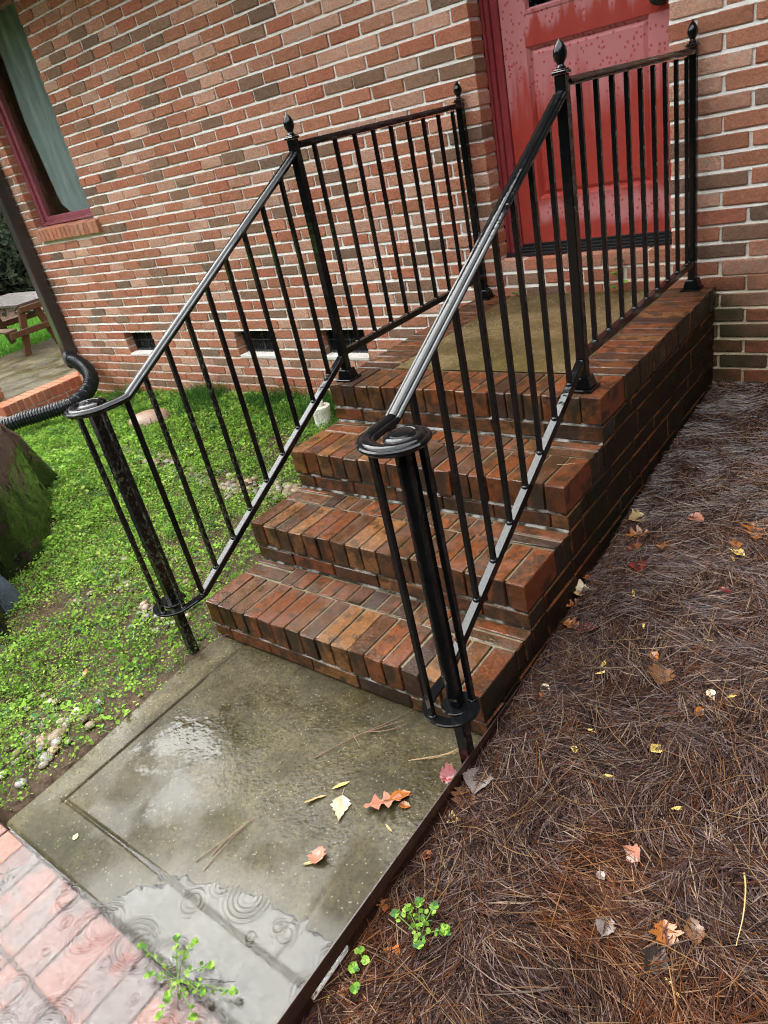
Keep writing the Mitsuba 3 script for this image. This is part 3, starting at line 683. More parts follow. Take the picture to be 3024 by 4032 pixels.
# ------------------------------------------------------------------ pine straw
rs = np.random.default_rng(21)
def needles(N, region, hfun, pal, lrange=(.045, .125), wid=(.0008, .0016), zr=(0, .022), tilt=.13, flow=True, spread=.45):
    x = rs.uniform(region[0], region[1], N); y = rs.uniform(region[2], region[3], N)
    ln = rs.uniform(*lrange, N)
    th = (nz(x, y, 3, 3.2, 5)*2.2+nz(x, y, 1, 9, 6)*.8)*math.pi*1.3+rs.normal(0, spread, N) if flow else rs.uniform(0, 2*math.pi, N)
    bend = rs.normal(0, .22, N)
    base = rs.uniform(*zr, N); tl = rs.normal(0, tilt, N)
    S_ = 3; t = np.linspace(-.5, .5, S_)
    P = np.zeros((N, S_, 3))
    for k in range(S_):
        a = th+bend*t[k]
        P[:, k, 0] = x+np.cos(th)*ln*t[k]-np.sin(th)*bend*ln*(t[k]**2)*.9
        P[:, k, 1] = y+np.sin(th)*ln*t[k]+np.cos(th)*bend*ln*(t[k]**2)*.9
    P[:, :, 2] = hfun(P[:, :, 0], P[:, :, 1])+base[:, None]+tl[:, None]*ln[:, None]*t[None]+.002
    w_ = rs.uniform(*wid, N)
    sx_, sy_ = -np.sin(th), np.cos(th)
    V_ = np.zeros((N, S_, 3, 3))
    for c, (s_o, u_o) in enumerate([(-1, 0), (1, 0), (0, 1.3)]):
        V_[:, :, c] = P; V_[:, :, c, 0] += (sx_*w_*s_o)[:, None]; V_[:, :, c, 1] += (sy_*w_*s_o)[:, None]; V_[:, :, c, 2] += (w_*u_o)[:, None]
    V_[:, 0, :, :] = P[:, :1]+(V_[:, 0]-P[:, :1])*.6; V_[:, -1] = P[:, -1:]+(V_[:, -1]-P[:, -1:])*.4
    idx = np.arange(N)[:, None]*S_*3
    f = []
    for k in range(S_-1):
        for (a, b) in ((0, 2), (2, 1)):
            A, B_, C_, D_ = k*3+a, k*3+b, (k+1)*3+b, (k+1)*3+a
            f += [idx+np.array([A, B_, C_]), idx+np.array([A, C_, D_])]
    pi = rs.choice(len(pal), N, p=[q_[0] for q_ in pal])
    col = np.array([q_[1] for q_ in pal])[pi]*rs.uniform(.65, 1.35, (N, 1))
    patch = .65+.7*nz(x, y, 8, 4.5, 3); rust_ = .6*sst(.62, .78, nz(x, y, 6, 5.0, 15))[:, None]
    col = col*patch[:, None]*(1-rust_*np.array([[-.25, .15, .55]]))
    return V_.reshape(-1, 3), np.vstack(f), np.repeat(col, S_*3, 0)
PAL = [(.33, (.034, .016, .0125)), (.27, (.075, .041, .034)), (.12, (.090, .032, .012)), (.16, (.155, .106, .092)), (.07, (.24, .165, .115)), (.05, (.008, .005, .004))]  # greyish tones lightened to carry the sky sheen on wet needles
v_, f_, c_ = needles(84000, (.20, 1.30, -3.25, .0), mulch_h, PAL)
b1 = needles(9000, (1.25, 2.6, -4.2, .0), mulch_h, PAL)
b2 = needles(2600, (.20, 1.25, -3.2, -.05), lambda x, y: mulch_h(x, y)+.010, [(.4, (.20, .115, .052)), (.35, (.11, .045, .018)), (.25, (.17, .125, .10))], lrange=(.10, .20), wid=(.0007, .0012), spread=1.2, tilt=.09)
b3 = needles(3000, (.20, .32, -3.2, -1.4), lambda x, y: mulch_h(x, y)+.004, PAL, lrange=(.07, .15), tilt=.22, spread=1.2)
o = 0; VV, FF, CC = [], [], []
for v, f, c in ((v_, f_, c_), b1, b2, b3): VV.append(v); FF.append(f+o); CC.append(c); o += len(v)
VV, FF, CC = np.vstack(VV), np.vstack(FF), np.vstack(CC)
inside = (VV[:, 0] < XR+.012) & (VV[:, 1] > yf[1]-.01)
VV[inside, 0] = XR+.012
VV[:, 0] = np.maximum(VV[:, 0], np.where(VV[:, 1] < -1.5, .206, VV[:, 0]))
VV[:, 1] = np.minimum(VV[:, 1], -.006)
put('pine_straw', (VV, FF), 'm_needle', color=CC, smooth=False); stuff('pine_straw', 'wet brown pine straw mulch covering the bed beside the steps', 'pine straw')
# ------------------------------------------------------------------ weeds and grass on the lawn
def leafmesh(P, th, tilt, roll, ln, wd, col, kind=0):
    """folded six-corner leaves: P (N,3) base, heading th, pitch tilt"""
    N = len(P)
    pts = np.array([[0, 0, 0], [.35, .5, .05], [.8, .42, .10], [1.0, 0, .06], [.8, -.42, .10], [.35, -.5, .05], [.5, 0, -.06]]) if kind == 0 else np.array([[0, 0, 0], [.3, .5, .02], [.72, .6, .04], [1.05, 0.0, .0], [.72, -.6, .04], [.3, -.5, .02], [.55, 0, .0]])
    q = pts[None]*np.stack([ln, wd, ln], -1)[:, None]
    cr, sr = np.cos(roll)[:, None], np.sin(roll)[:, None]
    y = q[..., 1]*cr-q[..., 2]*sr; z = q[..., 1]*sr+q[..., 2]*cr
    ct, st = np.cos(tilt)[:, None], np.sin(tilt)[:, None]
    x = q[..., 0]*ct-z*st; z = q[..., 0]*st+z*ct
    c, s = np.cos(th)[:, None], np.sin(th)[:, None]
    V_ = np.stack([x*c-y*s, x*s+y*c, z], -1)+P[:, None]
    F0 = np.array([[6, 0, 1], [6, 1, 2], [6, 2, 3], [6, 3, 4], [6, 4, 5], [6, 5, 0]])
    F_ = (F0[None]+np.arange(N)[:, None, None]*7).reshape(-1, 3)
    return V_.reshape(-1, 3), F_, np.repeat(col, 7, 0)
def blades(P, th, ln, wd, lean, col):
    N = len(P); t = np.array([0, .5, 1.0])
    V_ = np.zeros((N, 5, 3))
    hx, hy = np.cos(th), np.sin(th)
    for k, tt in enumerate(t):
        cx_ = P[:, 0]+hx*ln*lean*tt**1.6; cy_ = P[:, 1]+hy*ln*lean*tt**1.6; cz_ = P[:, 2]+ln*tt*np.sqrt(np.maximum(.05, 1-(lean*tt)**2))
        if k < 2:
            for s_, o in ((-1, 0), (1, 1)):
                V_[:, 2*k+o] = np.stack([cx_-hy*wd*s_*(1-.3*tt), cy_+hx*wd*s_*(1-.3*tt), cz_], -1)
        else: V_[:, 4] = np.stack([cx_, cy_, cz_], -1)
    F0 = np.array([[0, 1, 3], [0, 3, 2], [2, 3, 4]])
    return V_.reshape(-1, 3), (F0[None]+np.arange(N)[:, None, None]*5).reshape(-1, 3), np.repeat(col, 5, 0)
def cover_density(x, y):
    d = .92+1.1*nz(x, y, 1, 3.1, 2)*nz(x, y, 5, 7, 4)*1.6
    d = np.where(nz(x, y, 9, 2.2, 8) > .70, d*.45, d)
    peb = np.abs(y+1.11+.06*np.sin(x*2.3))
    d = d*np.clip(.10+.5*nz(x, y, 3, 6, 2)*sst(-1.6, -2.4, x)+sst(.03, .13, peb)+.0, 0, 1)
    d = d*(1-.85*np.exp(-(((x+1.86)/.30)**2+((y+2.32)/.26)**2)))      # bare earth by the covered thing
    d = d*(1-.75*np.exp(-(((x+1.38)/.13)**2+((y+2.18)/.09)**2)))
    d = d*(1-.6*np.exp(-(((x+1.12)/.10)**2+((y+2.80)/.08)**2)))
    d = d*(1-.7*np.exp(-(((x+2.05)/.16)**2+((y+.62)/.12)**2)))
    return np.clip(d, 0, 1)
rg = np.random.default_rng(33)
def lawn_pts(N, x0=-5.6, x1=-.955, y0=-3.6, y1=-.02, near=True):
    d_ = rg.random(N)**(.75 if near else 1)
    x = x1+(x0-x1)*d_; y = rg.uniform(y0, y1, N)
    ok = (rg.random(N) < cover_density(x, y)) & ~((x > XL-.02) & (y > yf[1]-.0)) & ~((x < -5.3) & (y > -.8)) & (x < np.where(y > -3.03, wl_edge(y)+.012, -1.005))
    return x[ok], y[ok]
GP = np.array([[.085, .180, .022], [.150, .285, .034], [.215, .370, .052], [.285, .44, .085], [.085, .19, .070], [.34, .41, .10]])
# small weedy rosettes: groups of rounded leaves on short stalks
x, y = lawn_pts(66000)
n = len(x); per = 7
X0 = np.repeat(x, per); Y0 = np.repeat(y, per)
th = rg.uniform(0, 2*np.pi, n*per); rad = rg.uniform(.002, .028, n*per)
hh = np.repeat(rg.uniform(.004, .048, n)*(.35+1.3*nz(x, y, 7, 6.5, 12)), per)*rg.uniform(.5, 1.2, n*per)
tuft = np.repeat(.6+.9*nz(x, y, 2, 5, 1), per)
P = np.stack([X0+np.cos(th)*rad, Y0+np.sin(th)*rad, soil_h(X0, Y0)+hh*tuft], -1)
ci = np.repeat(rg.choice(6, n, p=[.2, .27, .25, .12, .10, .06]), per)
col = GP[ci]*rg.uniform(.75, 1.25, (n*per, 1))*(.75+.5*np.repeat(nz(x, y, 4, 2.6, 9), per))[:, None]
sz = np.repeat(np.exp(rg.normal(-4.75, .33, n)).clip(.0045, .018), per)*rg.uniform(.75, 1.2, n*per)*np.repeat(1+.3*(x < -2.4), per)
m1 = leafmesh(P, th+rg.normal(0, .5, n*per), rg.uniform(-.2, .7, n*per), rg.normal(0, .5, n*per), sz, sz*rg.uniform(.55, .95, n*per), col, 1)
# threadlike stems and grass blades
x, y = lawn_pts(34000)
n = len(x)
P = np.stack([x, y, soil_h(x, y)], -1)
col = np.array([[.13, .25, .045]])*rg.uniform(.7, 1.5, (n, 1))*np.array([[1, 1, 1]])
col[rg.random(n) < .22] = [.30, .30, .10]
m2 = blades(P, rg.uniform(0, 2*np.pi, n), rg.uniform(.025, .075, n), rg.uniform(.0007, .0014, n), rg.uniform(.3, .97, n), col)
# taller dark grass along the foot of the house
N = 9000
x = rg.uniform(-4.6, -1.05, N); y = -.03-np.abs(rg.normal(0, .20, N)); cl = nz(x, y, 1, 4.2, 3)
ok = (cl > .47) & (x < XL-.03); x, y, cl = x[ok], y[ok], cl[ok]; n = len(x)
m3 = blades(np.stack([x, y, soil_h(x, y)], -1), rg.uniform(0, 2*np.pi, n), rg.uniform(.06, .15, n)*(.6+cl), rg.uniform(.0012, .0026, n), rg.uniform(.2, .9, n), np.array([[.045, .115, .022]])*rg.uniform(.6, 1.7, (n, 1)))
# dead stems
x = rg.uniform(-3.6, -.97, 9000); y = rg.uniform(-3.4, -.1, 9000); ok = (rg.random(9000) > .55*cover_density(x, y)) & ~((x > XL-.02) & (y > yf[1])); x, y = x[ok], y[ok]; n = len(x)
m4 = blades(np.stack([x, y, soil_h(x, y)+.004], -1), rg.uniform(0, 2*np.pi, n), rg.uniform(.05, .12, n), rg.uniform(.0007, .0012, n), rg.uniform(.93, .99, n), np.array([[.24, .17, .085]])*rg.uniform(.3, 1.3, (n, 1)))
def join(ms):
    o = 0; a, b, c = [], [], []
    for v, f, cc in ms: a.append(v); b.append(f+o); c.append(cc); o += len(v)
    return np.vstack(a), np.vstack(b), np.vstack(c)
v, f, c = join([m1]); put('weedy_ground_cover', (v, f), 'm_green', color=c); stuff('weedy_ground_cover', 'low bright green weeds covering the soil left of the steps', 'ground cover')
v, f, c = join([m2, m3, m4]); put('grass', (v, f), 'm_green', color=c); stuff('grass', 'thin grass blades and stalks growing among the weeds', 'grass')
# lawn beyond the patio
N = 26000
x = rg.uniform(-11, -8.0, N); y = rg.uniform(-1.0, 4.2, N); n = N
v, f, c = blades(np.stack([x, y, soil_h(x, y)], -1), rg.uniform(0, 2*np.pi, n), rg.uniform(.05, .11, n), rg.uniform(.004, .008, n), rg.uniform(.1, .8, n), np.array([[.10, .24, .035]])*rg.uniform(.6, 1.5, (n, 1)))
put('lawn_grass', (v, f), 'm_green', color=c); stuff('lawn_grass', 'bright green lawn beyond the concrete patio', 'lawn')
# ------------------------------------------------------------------ stones
def stone(cx_, cy_, cz_, a, b, c, rot, seed, sub=2):
    s = trimesh.creation.icosphere(sub, 1.0); V_ = np.array(s.vertices)
    V_ = V_*(1+.22*(meshkit.noise(V_*1.6+seed*7.3, seed)-.5)[:, None])*[a, b, c]
    cr, sr = math.cos(rot), math.sin(rot)
    return np.stack([V_[:, 0]*cr-V_[:, 1]*sr+cx_, V_[:, 0]*sr+V_[:, 1]*cr+cy_, V_[:, 2]+cz_], -1), np.array(s.faces)
SP = np.array([[.25, .19, .13], [.32, .26, .19], [.17, .12, .08], [.22, .20, .18], [.27, .18, .11], [.13, .11, .09]])
pv, pf, pc, o = [], [], [], 0
N = 0
rp = np.random.default_rng(44)
while N < 470:
    x = rp.uniform(-3.5, -1.0); y = -1.11-.06*math.sin(x*2.3)+rp.normal(0, .06)
    if N > 360: x, y = rp.normal(-1.14, .09), rp.normal(-2.79, .08)
    if N > 405: x, y = rp.normal(-1.75, .16), rp.normal(-2.02, .12)
    if N > 440: x, y = rp.normal(-1.35, .09), rp.normal(-2.2, .07)
    if x > -1.02: continue
    r = rp.uniform(.011, .026)*(.75 if N > 360 else 1)
    v, f = stone(x, y, float(soil_h(x, y))+r*.25+rp.uniform(0, .008), r*rp.uniform(1, 1.4), r, r*rp.uniform(.5, .75), rp.uniform(0, 3.1), N, 1)
    pv.append(v); pf.append(f+o); o += len(v); pc.append(np.tile(SP[rp.integers(6)]*rp.uniform(.7, 1.2), (len(v), 1))); N += 1
put('pebbles', (np.vstack(pv), np.vstack(pf)), 'm_stone', smooth=True, color=np.vstack(pc)); stuff('pebbles', 'band of small tan river pebbles crossing the weeds', 'pebbles')
for i, (x, y, a, b, c, col, lab) in enumerate([(-3.55, -.58, .16, .12, .07, (.30, .19, .13), 'large pinkish stone half sunk in the grass near the house wall'),
        (-1.11, -2.755, .040, .028, .022, (.20, .14, .085), 'tan egg shaped stone, largest beside the walk in the weeds'),
        (-1.165, -2.83, .032, .03, .02, (.11, .08, .05), 'dark brown wet stone in the weeds near the walk corner'),
        (-1.055, -2.83, .030, .022, .018, (.26, .235, .20), 'pale grey stone closest to the walk edge')]):
    k = newthing('stone', lab, 'stone'); vs = stone(x, y, float(soil_h(x, y))+c*.35, a, b, c, .6+i, 300+i, 3); put(k, vs, 'm_stone', smooth=True, color=np.tile(col, (len(vs[0]), 1)))
# ------------------------------------------------------------------ fallen leaves
def outline(kind, r):
    t = np.linspace(0, 1, 26)
    if kind == 'oval': w_ = np.sin(np.pi*t**.85)*.36
    elif kind == 'sliver': w_ = np.sin(np.pi*t)*.11
    elif kind == 'pointed': w_ = np.where(t < .4, np.sin(np.pi*t/.8), (1-(t-.4)/.6)**1.2)*.33
    elif kind == 'oak': w_ = (np.sin(np.pi*t**.9)**.7)*(.27+.17*np.sin(t*6.5*np.pi+.3))
    else: w_ = (np.sin(np.pi*t**.8)**.8)*(.34+.24*np.abs(np.sin(t*3.6*np.pi))*r.uniform(.8, 1.1))
    w_[0] = w_[-1] = 0
    return t, np.maximum(w_, 0)
LC = {'orange': (.30, .10, .022), 'tan': (.46, .32, .14), 'yellow': (.56, .40, .11), 'red': (.20, .022, .020), 'brown': (.15, .070, .034), 'pale': (.55, .42, .27), 'dark': (.035, .026, .022), 'rust': (.27, .085, .030), 'pink': (.42, .17, .11), 'grey': (.20, .165, .145)}
def leaf(x, y, kind, color, ln, label, h, group=None, curl=.25, rot=None, cat='leaf', lift=.006):
    r = np.random.default_rng(int(abs(x*9973+y*7919)*100) % 100000)
    t, w_ = outline(kind, r); rot = r.uniform(0, 6.28) if rot is None else rot
    rows = np.array([-1, -.5, 0, .5, 1]); X = np.repeat(t[:, None]-.5, 5, 1); Y = w_[:, None]*rows[None]
    Y = Y*(1+.12*r.normal(0, 1, (26, 1)))
    Z = curl*(np.abs(Y)*1.1+.9*(X**2)*r.uniform(.3, 1.3))+.05*(meshkit.noise(np.stack([X*4+x*50, Y*6, X*0], -1), 3)-.5)-.012*np.exp(-(Y/.02)**2)
    Z = Z+X*r.normal(0, .12)+Y*r.normal(0, .25)
    c_, s_ = math.cos(rot), math.sin(rot)
    Xw, Yw = (X*c_-Y*s_)*ln+x, (X*s_+Y*c_)*ln+y
    Zw = Z*ln; Zw = Zw-Zw.min()*.75+lift+h
    g = grid_mesh(Xw, Yw, Zw)
    base = np.array(LC[color])
    n_ = meshkit.noise(np.stack([X*5+x*31, Y*9, X*0+y], -1), 4).reshape(-1)
    vein = np.exp(-(np.abs(Y)/.022)**2).reshape(-1)
    col = base*(.55+.8*n_[:, None])*(1-.35*vein[:, None])
    k = newthing('leaf', label, cat, group)
    put(k, g, 'm_leaf_wet', smooth=True, color=np.clip(col, 0, 1))
    st = np.array([[X[0, 2]*c_*ln+x, X[0, 2]*s_*ln+y, Zw[0, 2]], [X[0, 2]*c_*ln*1.5+x-s_*.004, X[0, 2]*s_*ln*1.5+y+c_*.004, Zw[0, 2]+.002]])
    if kind != 'sliver' and ln > .05: put(k+'__stalk', sweep(st, circ(.0008, 5)), 'm_leaf_wet', color=np.tile(base*.6, (12, 1)))
    return k
ML = [(.245, -1.13, 'oval', 'tan', .085, 'broad tan leaf leaning at the dark side of the steps, highest of the leaves there'),
 (.272, -1.215, 'oak', 'orange', .095, 'orange oak leaf just below the broad tan leaf by the steps'),
 (.285, -1.285, 'maple', 'rust', .055, 'small rust star shaped leaf under the orange oak leaf'),
 (.365, -1.255, 'oak', 'orange', .060, 'small orange lobed leaf lying alone right of the star shaped leaf'),
 (.424, -1.085, 'oval', 'pink', .075, 'curled pinkish tan leaf on pine straw towards the house wall'),
 (.612, -1.11, 'oak', 'orange', .105, 'large orange oak leaf at the right edge of the pine straw'),
 (.575, -1.183, 'pointed', 'orange', .065, 'pointed orange leaf below the large right-hand oak leaf'),
 (.590, -1.225, 'pointed', 'yellow', .065, 'pale yellow pointed leaf beneath the pointed orange leaf at the right edge'),
 (.205, -1.535, 'pointed', 'tan', .105, 'big crinkled tan leaf against the second step'),
 (.203, -1.475, 'pointed', 'orange', .070, 'curled amber leaf standing behind the big crinkled tan leaf'),
 (.208, -1.60, 'oak', 'orange', .065, 'ragged orange leaf under the big crinkled tan leaf'),
 (.328, -1.375, 'maple', 'red', .060, 'dark red leaf buried in straw above the middle of the bed'),
 (.598, -1.397, 'oval', 'red', .045, 'small cherry red leaf in the straw at the right'),
 (.245, -1.697, 'maple', 'orange', .070, 'orange lobed leaf touching the bright red maple leaf'),
 (.292, -1.692, 'maple', 'red', .080, 'bright red maple leaf near the third step from the top'),
 (.500, -1.721, 'pointed', 'orange', .050, 'upright orange leaf in the centre of the straw bed'),
 (.538, -1.781, 'maple', 'brown', .080, 'yellowish brown leaf sunk in straw below the upright orange leaf'),
 (.607, -2.015, 'pointed', 'yellow', .055, 'clean yellow leaf lying flat on the middle of the straw'),
 (.423, -2.099, 'oval', 'yellow', .030, 'tiny yellow leaf left of the clean yellow leaf'),
 (.260, -1.985, 'oval', 'rust', .050, 'curled rust leaf beside the black bark scrap near the railing foot'),
 (.263, -2.035, 'oval', 'dark', .060, 'black wet bark scrap in the straw near the railing foot'),
 (.675, -1.804, 'pointed', 'pale', .045, 'pale beige leaf right of the sunken brown leaf'),
 (.664, -1.869, 'oval', 'orange', .035, 'small orange ring shaped leaf in the right half of the straw'),
 (.275, -1.953, 'pointed', 'pale', .050, 'pale torn leaf above the curled rust leaf'),
 (.645, -2.305, 'pointed', 'pink', .060, 'salmon coloured leaf in the lower right straw'),
 (.607, -2.382, 'oval', 'grey', .030, 'whitish flake below the salmon leaf'),
 (.655, -2.476, 'oval', 'grey', .065, 'grey bark flake low in the straw bed'),
 (.762, -2.432, 'maple', 'orange', .060, 'crumpled orange yellow leaf in the lower right corner area'),
 (.808, -2.403, 'oval', 'brown', .065, 'reddish brown leaf right of the crumpled orange yellow leaf'),
 (.763, -2.492, 'oval', 'dark', .075, 'dark bark piece below the crumpled orange yellow leaf'),
 (.215, -2.326, 'oval', 'orange', .075, 'amber leaf leaning on the steel edging by the railing foot'),
 (.240, -2.285, 'oval', 'grey', .120, 'large curled grey brown leaf behind the edging by the railing foot'),
 (.236, -2.344, 'maple', 'brown', .085, 'wet brown leaf between the large curled leaf and the straw'),
 (.234, -2.405, 'pointed', 'yellow', .055, 'yellow leaf below the wet brown leaf by the edging'),
 (.224, -2.400, 'oval', 'red', .040, 'dark red leaf pressed beside the yellow leaf at the edging'),
 (.222, -2.52, 'pointed', 'rust', .055, 'rust brown pointed leaf in straw beside the middle of the edging'),
 (.222, -2.662, 'maple', 'rust', .055, 'torn rust leaf tucked under the lower edging'),
 (.245, -2.85, 'pointed', 'orange', .050, 'orange brown leaf among seedlings at the bottom of the straw'),
 (.290, -2.745, 'pointed', 'orange', .055, 'orange leaf lying under the green weed in the straw')]
for x, y, kd, co, ln, lab in ML: leaf(x, y, kd, co, ln*.85, lab, float(mulch_h(x, y)), lift=.019, curl=.45)
sl = [(.584, -1.25), (.338, -1.791), (.38, -1.794), (.349, -1.886), (.387, -1.83), (.56, -1.861), (.723, -1.784), (.58, -1.573), (.435, -1.623), (.355, -2.065), (.436, -2.028), (.801, -2.427), (.803, -2.524), (.816, -2.563), (.523, -2.13), (.554, -2.507), (.19+.03, -2.884), (.45, -1.95), (.70, -2.15), (.33, -2.2), (.62, -1.62), (.48, -2.3), (.36, -1.5), (.72, -2.0), (.30, -2.58), (.41, -1.30)][::2]
for x, y in sl: leaf(x, y, 'sliver', 'yellow', rs.uniform(.028, .05), 'thin yellow leaf sliver scattered on the pine straw', float(mulch_h(x, y)), group='yellow slivers on the straw', lift=.020, curl=.2)
WLs = [(-.052, -2.513, 'pointed', 'pale', .085, 'pale orange triangular leaf on the concrete walk', .1, 5.3), (.043, -2.447, 'oak', 'pink', .105, 'reddish lobed oak leaf on the wet concrete walk', .12, 4.0), (.070, -2.406, 'oval', 'orange', .060, 'amber oval leaf touching the reddish oak leaf on the walk', .3, 1.0), (.098, -2.425, 'oval', 'orange', .032, 'small orange leaf scrap right of the amber oval leaf', .2, .3),
 (-.100, -2.455, 'sliver', 'yellow', .055, 'longest straw yellow sliver on the walk above the triangular leaf', .2, 1.0), (-.128, -2.514, 'sliver', 'tan', .040, 'short tan sliver on the walk, right one of a close pair', .2, .9), (-.141, -2.532, 'sliver', 'tan', .046, 'tan sliver on the walk, left one of a close pair', .2, 1.1),
 (-.012, -2.648, 'maple', 'pink', .050, 'crumpled pinkish leaf cluster in water on the lower walk', .5, 2.0), (-.02, -2.672, 'sliver', 'tan', .042, 'tan sliver crossing the crumpled pinkish leaf', .3, 3.9), (.150, -2.293, 'maple', 'red', .050, 'dark red wrinkled leaf on the walk beside the edging', .4, .5), (.10, -2.500, 'sliver', 'tan', .032, 'tiny tan scrap under the tip of the oak leaf', .2, 2.8), (-.681, -2.943, 'oval', 'yellow', .022, 'tiny yellow green leaf flat on the corner of the walk', .05, 2.0)]
for x, y, kd, co, ln, lab, cu, ro_ in WLs: leaf(x, y, kd, co, ln, lab, float(slab_z(x, y)), curl=cu, rot=ro_, lift=.002)
leaf(-1.30, -2.52, 'oval', 'orange', .03, 'small orange leaf caught in the weeds left of the walk', float(soil_h(-1.3, -2.52))+.02)
# ------------------------------------------------------------------ twigs and needle bundles on the walk
def twig(paths, label, mat_col, r=.0012, z=None, cat='twig'):
    k = newthing('twig', label, cat); ms, n_ = [], 0
    for p in paths:
        q = bez([[a, b, (float(slab_z(a, b)) if z is None else z)+.003+h] for a, b, h in p], 14)
        rad = np.linspace(1, .45, len(q)); ms.append(sweep(q, circ(r, 5)[None]*rad[:, None, None]))
    m = cat_(ms); put(k, m, 'm_leaf_wet', smooth=True, color=np.tile(mat_col, (len(m[0]), 1)))
twig([[(-.234, -2.416, 0), (-.197, -2.347, .004), (-.15, -2.27, .006), (-.112, -2.21, .006), (-.077, -2.13, .004)], [(-.15, -2.27, .005), (-.10, -2.24, .004), (-.06, -2.19, .003)], [(-.178, -2.30, .006), (-.135, -2.325, .003)], [(-.155, -2.28, .006), (-.078, -2.185, .004)]], 'forked brown twig lying across the upper walk', (.17, .095, .05), .0017)
twig([[(-.275, -2.782, 0), (-.268, -2.73, .002), (-.255, -2.679, .003), (-.235, -2.62, .002)], [(-.303, -2.817, .001), (-.275, -2.74, .003), (-.25, -2.65, .002)], [(-.263, -2.824, 0), (-.262, -2.76, .002), (-.252, -2.66, .004)]], 'small bundle of dead stems lying on the middle of the walk', (.24, .15, .085), .0013)
twig([[(.02+.012*i, -2.30+.008*i, 0), (.075+.006*i, -2.262+.004*i, .006), (.135, -2.225+.006*i, .012)] for i in range(6)], 'fan of tan pine needles on the walk at the railing foot', (.42, .27, .13), .0009)
twig([[(-.02, -2.045, .0), (.03, -2.02, .003), (.075, -2.0, .003)], [(.0, -2.03, .002), (.06, -2.03, .004)], [(-.03, -2.02, 0), (.05, -1.985, .004)]], 'pale pine needles lying on the lowest tread', (.42, .30, .16), .0008, RI-.001)
twig([[(.10, -1.42, 0), (.16, -1.40, .002)]], 'single straw needle on the tread below the landing', (.50, .40, .2), .0009, 3*RI)
twig([[(-.10, -3.03, .006), (-.05, -3.0, .012), (.0, -2.975, .012), (.035, -2.95, .0)], [(-.10, -3.035, .006), (-.04, -3.012, .012), (.02, -2.985, .008), (.04, -2.955, .0)]], 'two dark bent needles arching from the paving weed', (.05, .035, .025), .0011)
twig([[(-.085, -3.02, .008), (-.04, -3.025, .006), (.0, -3.035, .006), (.03, -3.05, .004)]], 'straight brown needle beside the paving weed', (.20, .10, .06), .0012)
twig([[(-.89, -2.12, .01), (-.93, -2.14, .02), (-.96, -2.18, .01), (-.955, -2.20, .0)], [(-.86, -2.10, .0), (-.92, -2.115, .012), (-1.0, -2.10, .015), (-1.06, -2.08, .01)], [(-.87, -2.13, .0), (-.90, -2.10, .03), (-.95, -2.09, .05), (-.975, -2.06, .09)], [(-.85, -2.12, .0), (-.845, -2.125, .05), (-.88, -2.12, .10), (-.93, -2.14, .13)]], 'tangle of thin dead stems at the lawn corner of the bottom step', (.16, .105, .07), .0013)
twig([[(.86, -2.24, .02), (.872, -2.28, .03), (.882, -2.34, .03), (.884, -2.40, .02)]], 'long tan straw strap standing out in the lower right straw', (.46, .32, .13), .0022, .01)
# ------------------------------------------------------------------ small plants
def plant(key, label, x, y, z, stems, cat='weed', leafs=9, size=.012, pal=GP):
    k = newthing(key, label, cat); r = np.random.default_rng(int(abs(x*131+y*717)*100))
    st, lv = [], []
    for (dx, dy, h) in stems:
        p = bez([[x, y, z], [x+dx*.4, y+dy*.4, z+h*.75], [x+dx, y+dy, z+h]], 8)
        st.append(sweep(p, circ(.0011, 5)))
        for j in range(leafs):
            t = int(r.integers(3, len(p))); a = r.uniform(0, 6.28)
            lv.append((p[t]+[math.cos(a)*.004, math.sin(a)*.004, r.uniform(-.002, .004)], a, r.uniform(-.2, .6), r.normal(0, .4), size*r.uniform(.7, 1.2)))
        for j in range(5):
            a = j*1.257+r.uniform(0, .4); lv.append((p[-1], a, r.uniform(-.1, .35), r.normal(0, .3), size*r.uniform(.9, 1.3)))
    m = cat_(st); put(k+'__stem', m, 'm_green', color=np.tile([.17, .27, .06], (len(m[0]), 1)))
    P = np.array([q[0] for q in lv]); a, tl, rl, s = (np.array([q[i] for q in lv]) for i in (1, 2, 3, 4))
    v, f, c = leafmesh(P, a, tl, rl, s, s*.95, pal[r.choice(5, len(P))]*r.uniform(.7, 1.1, (len(P), 1)), 1)
    put(k+'__foliage', (v, f), 'm_green', color=c); labels[k+'__foliage'] = {'kind': 'stuff'}
plant('weed', 'straggly green weed rooted in the joint between the paving and the walk', -.10, -3.035, -.012, [(-.07, .06, .02), (.0, .07, .05), (-.12, .0, .03), (-.06, -.03, .02), (.02, -.035, .02), (.09, .01, .03), (.14, .05, .02), (.035, -.07, .02), (.10, -.03, .015), (.06, .06, .03)], leafs=11, size=.0082)
plant('weed', 'green weed with pale stems sprouting from the pine straw beside the edging', .330, -2.69, .01, [(-.05, .03, .03), (-.03, .05, .035), (.0, .06, .03), (.05, .03, .03), (.015, -.02, .02), (-.07, .01, .02)], leafs=8, size=.0098)
plant('weed', 'tiny two leaf seedling in the straw above the lowest seedling', .245, -2.79, .0, [(-.01, .01, .02), (.012, .0, .018)], leafs=1, size=.009)
plant('weed', 'lowest green seedling in the straw near the bottom of the edging', .262, -2.83, -.004, [(-.02, .015, .02), (.01, -.015, .02)], leafs=2, size=.010)
plant('weed', 'thin weed growing on the landing against the door sill bricks', -.215, -.03, ZL, [(.0, -.005, .15), (-.02, -.01, .09), (.025, -.012, .05), (-.03, -.02, .03)], leafs=2, size=.018)
plant('weed', 'little pale green sprout in the left corner of the landing', -.745, -.025, ZL, [(-.01, -.008, .02), (.012, -.01, .022)], leafs=2, size=.014)
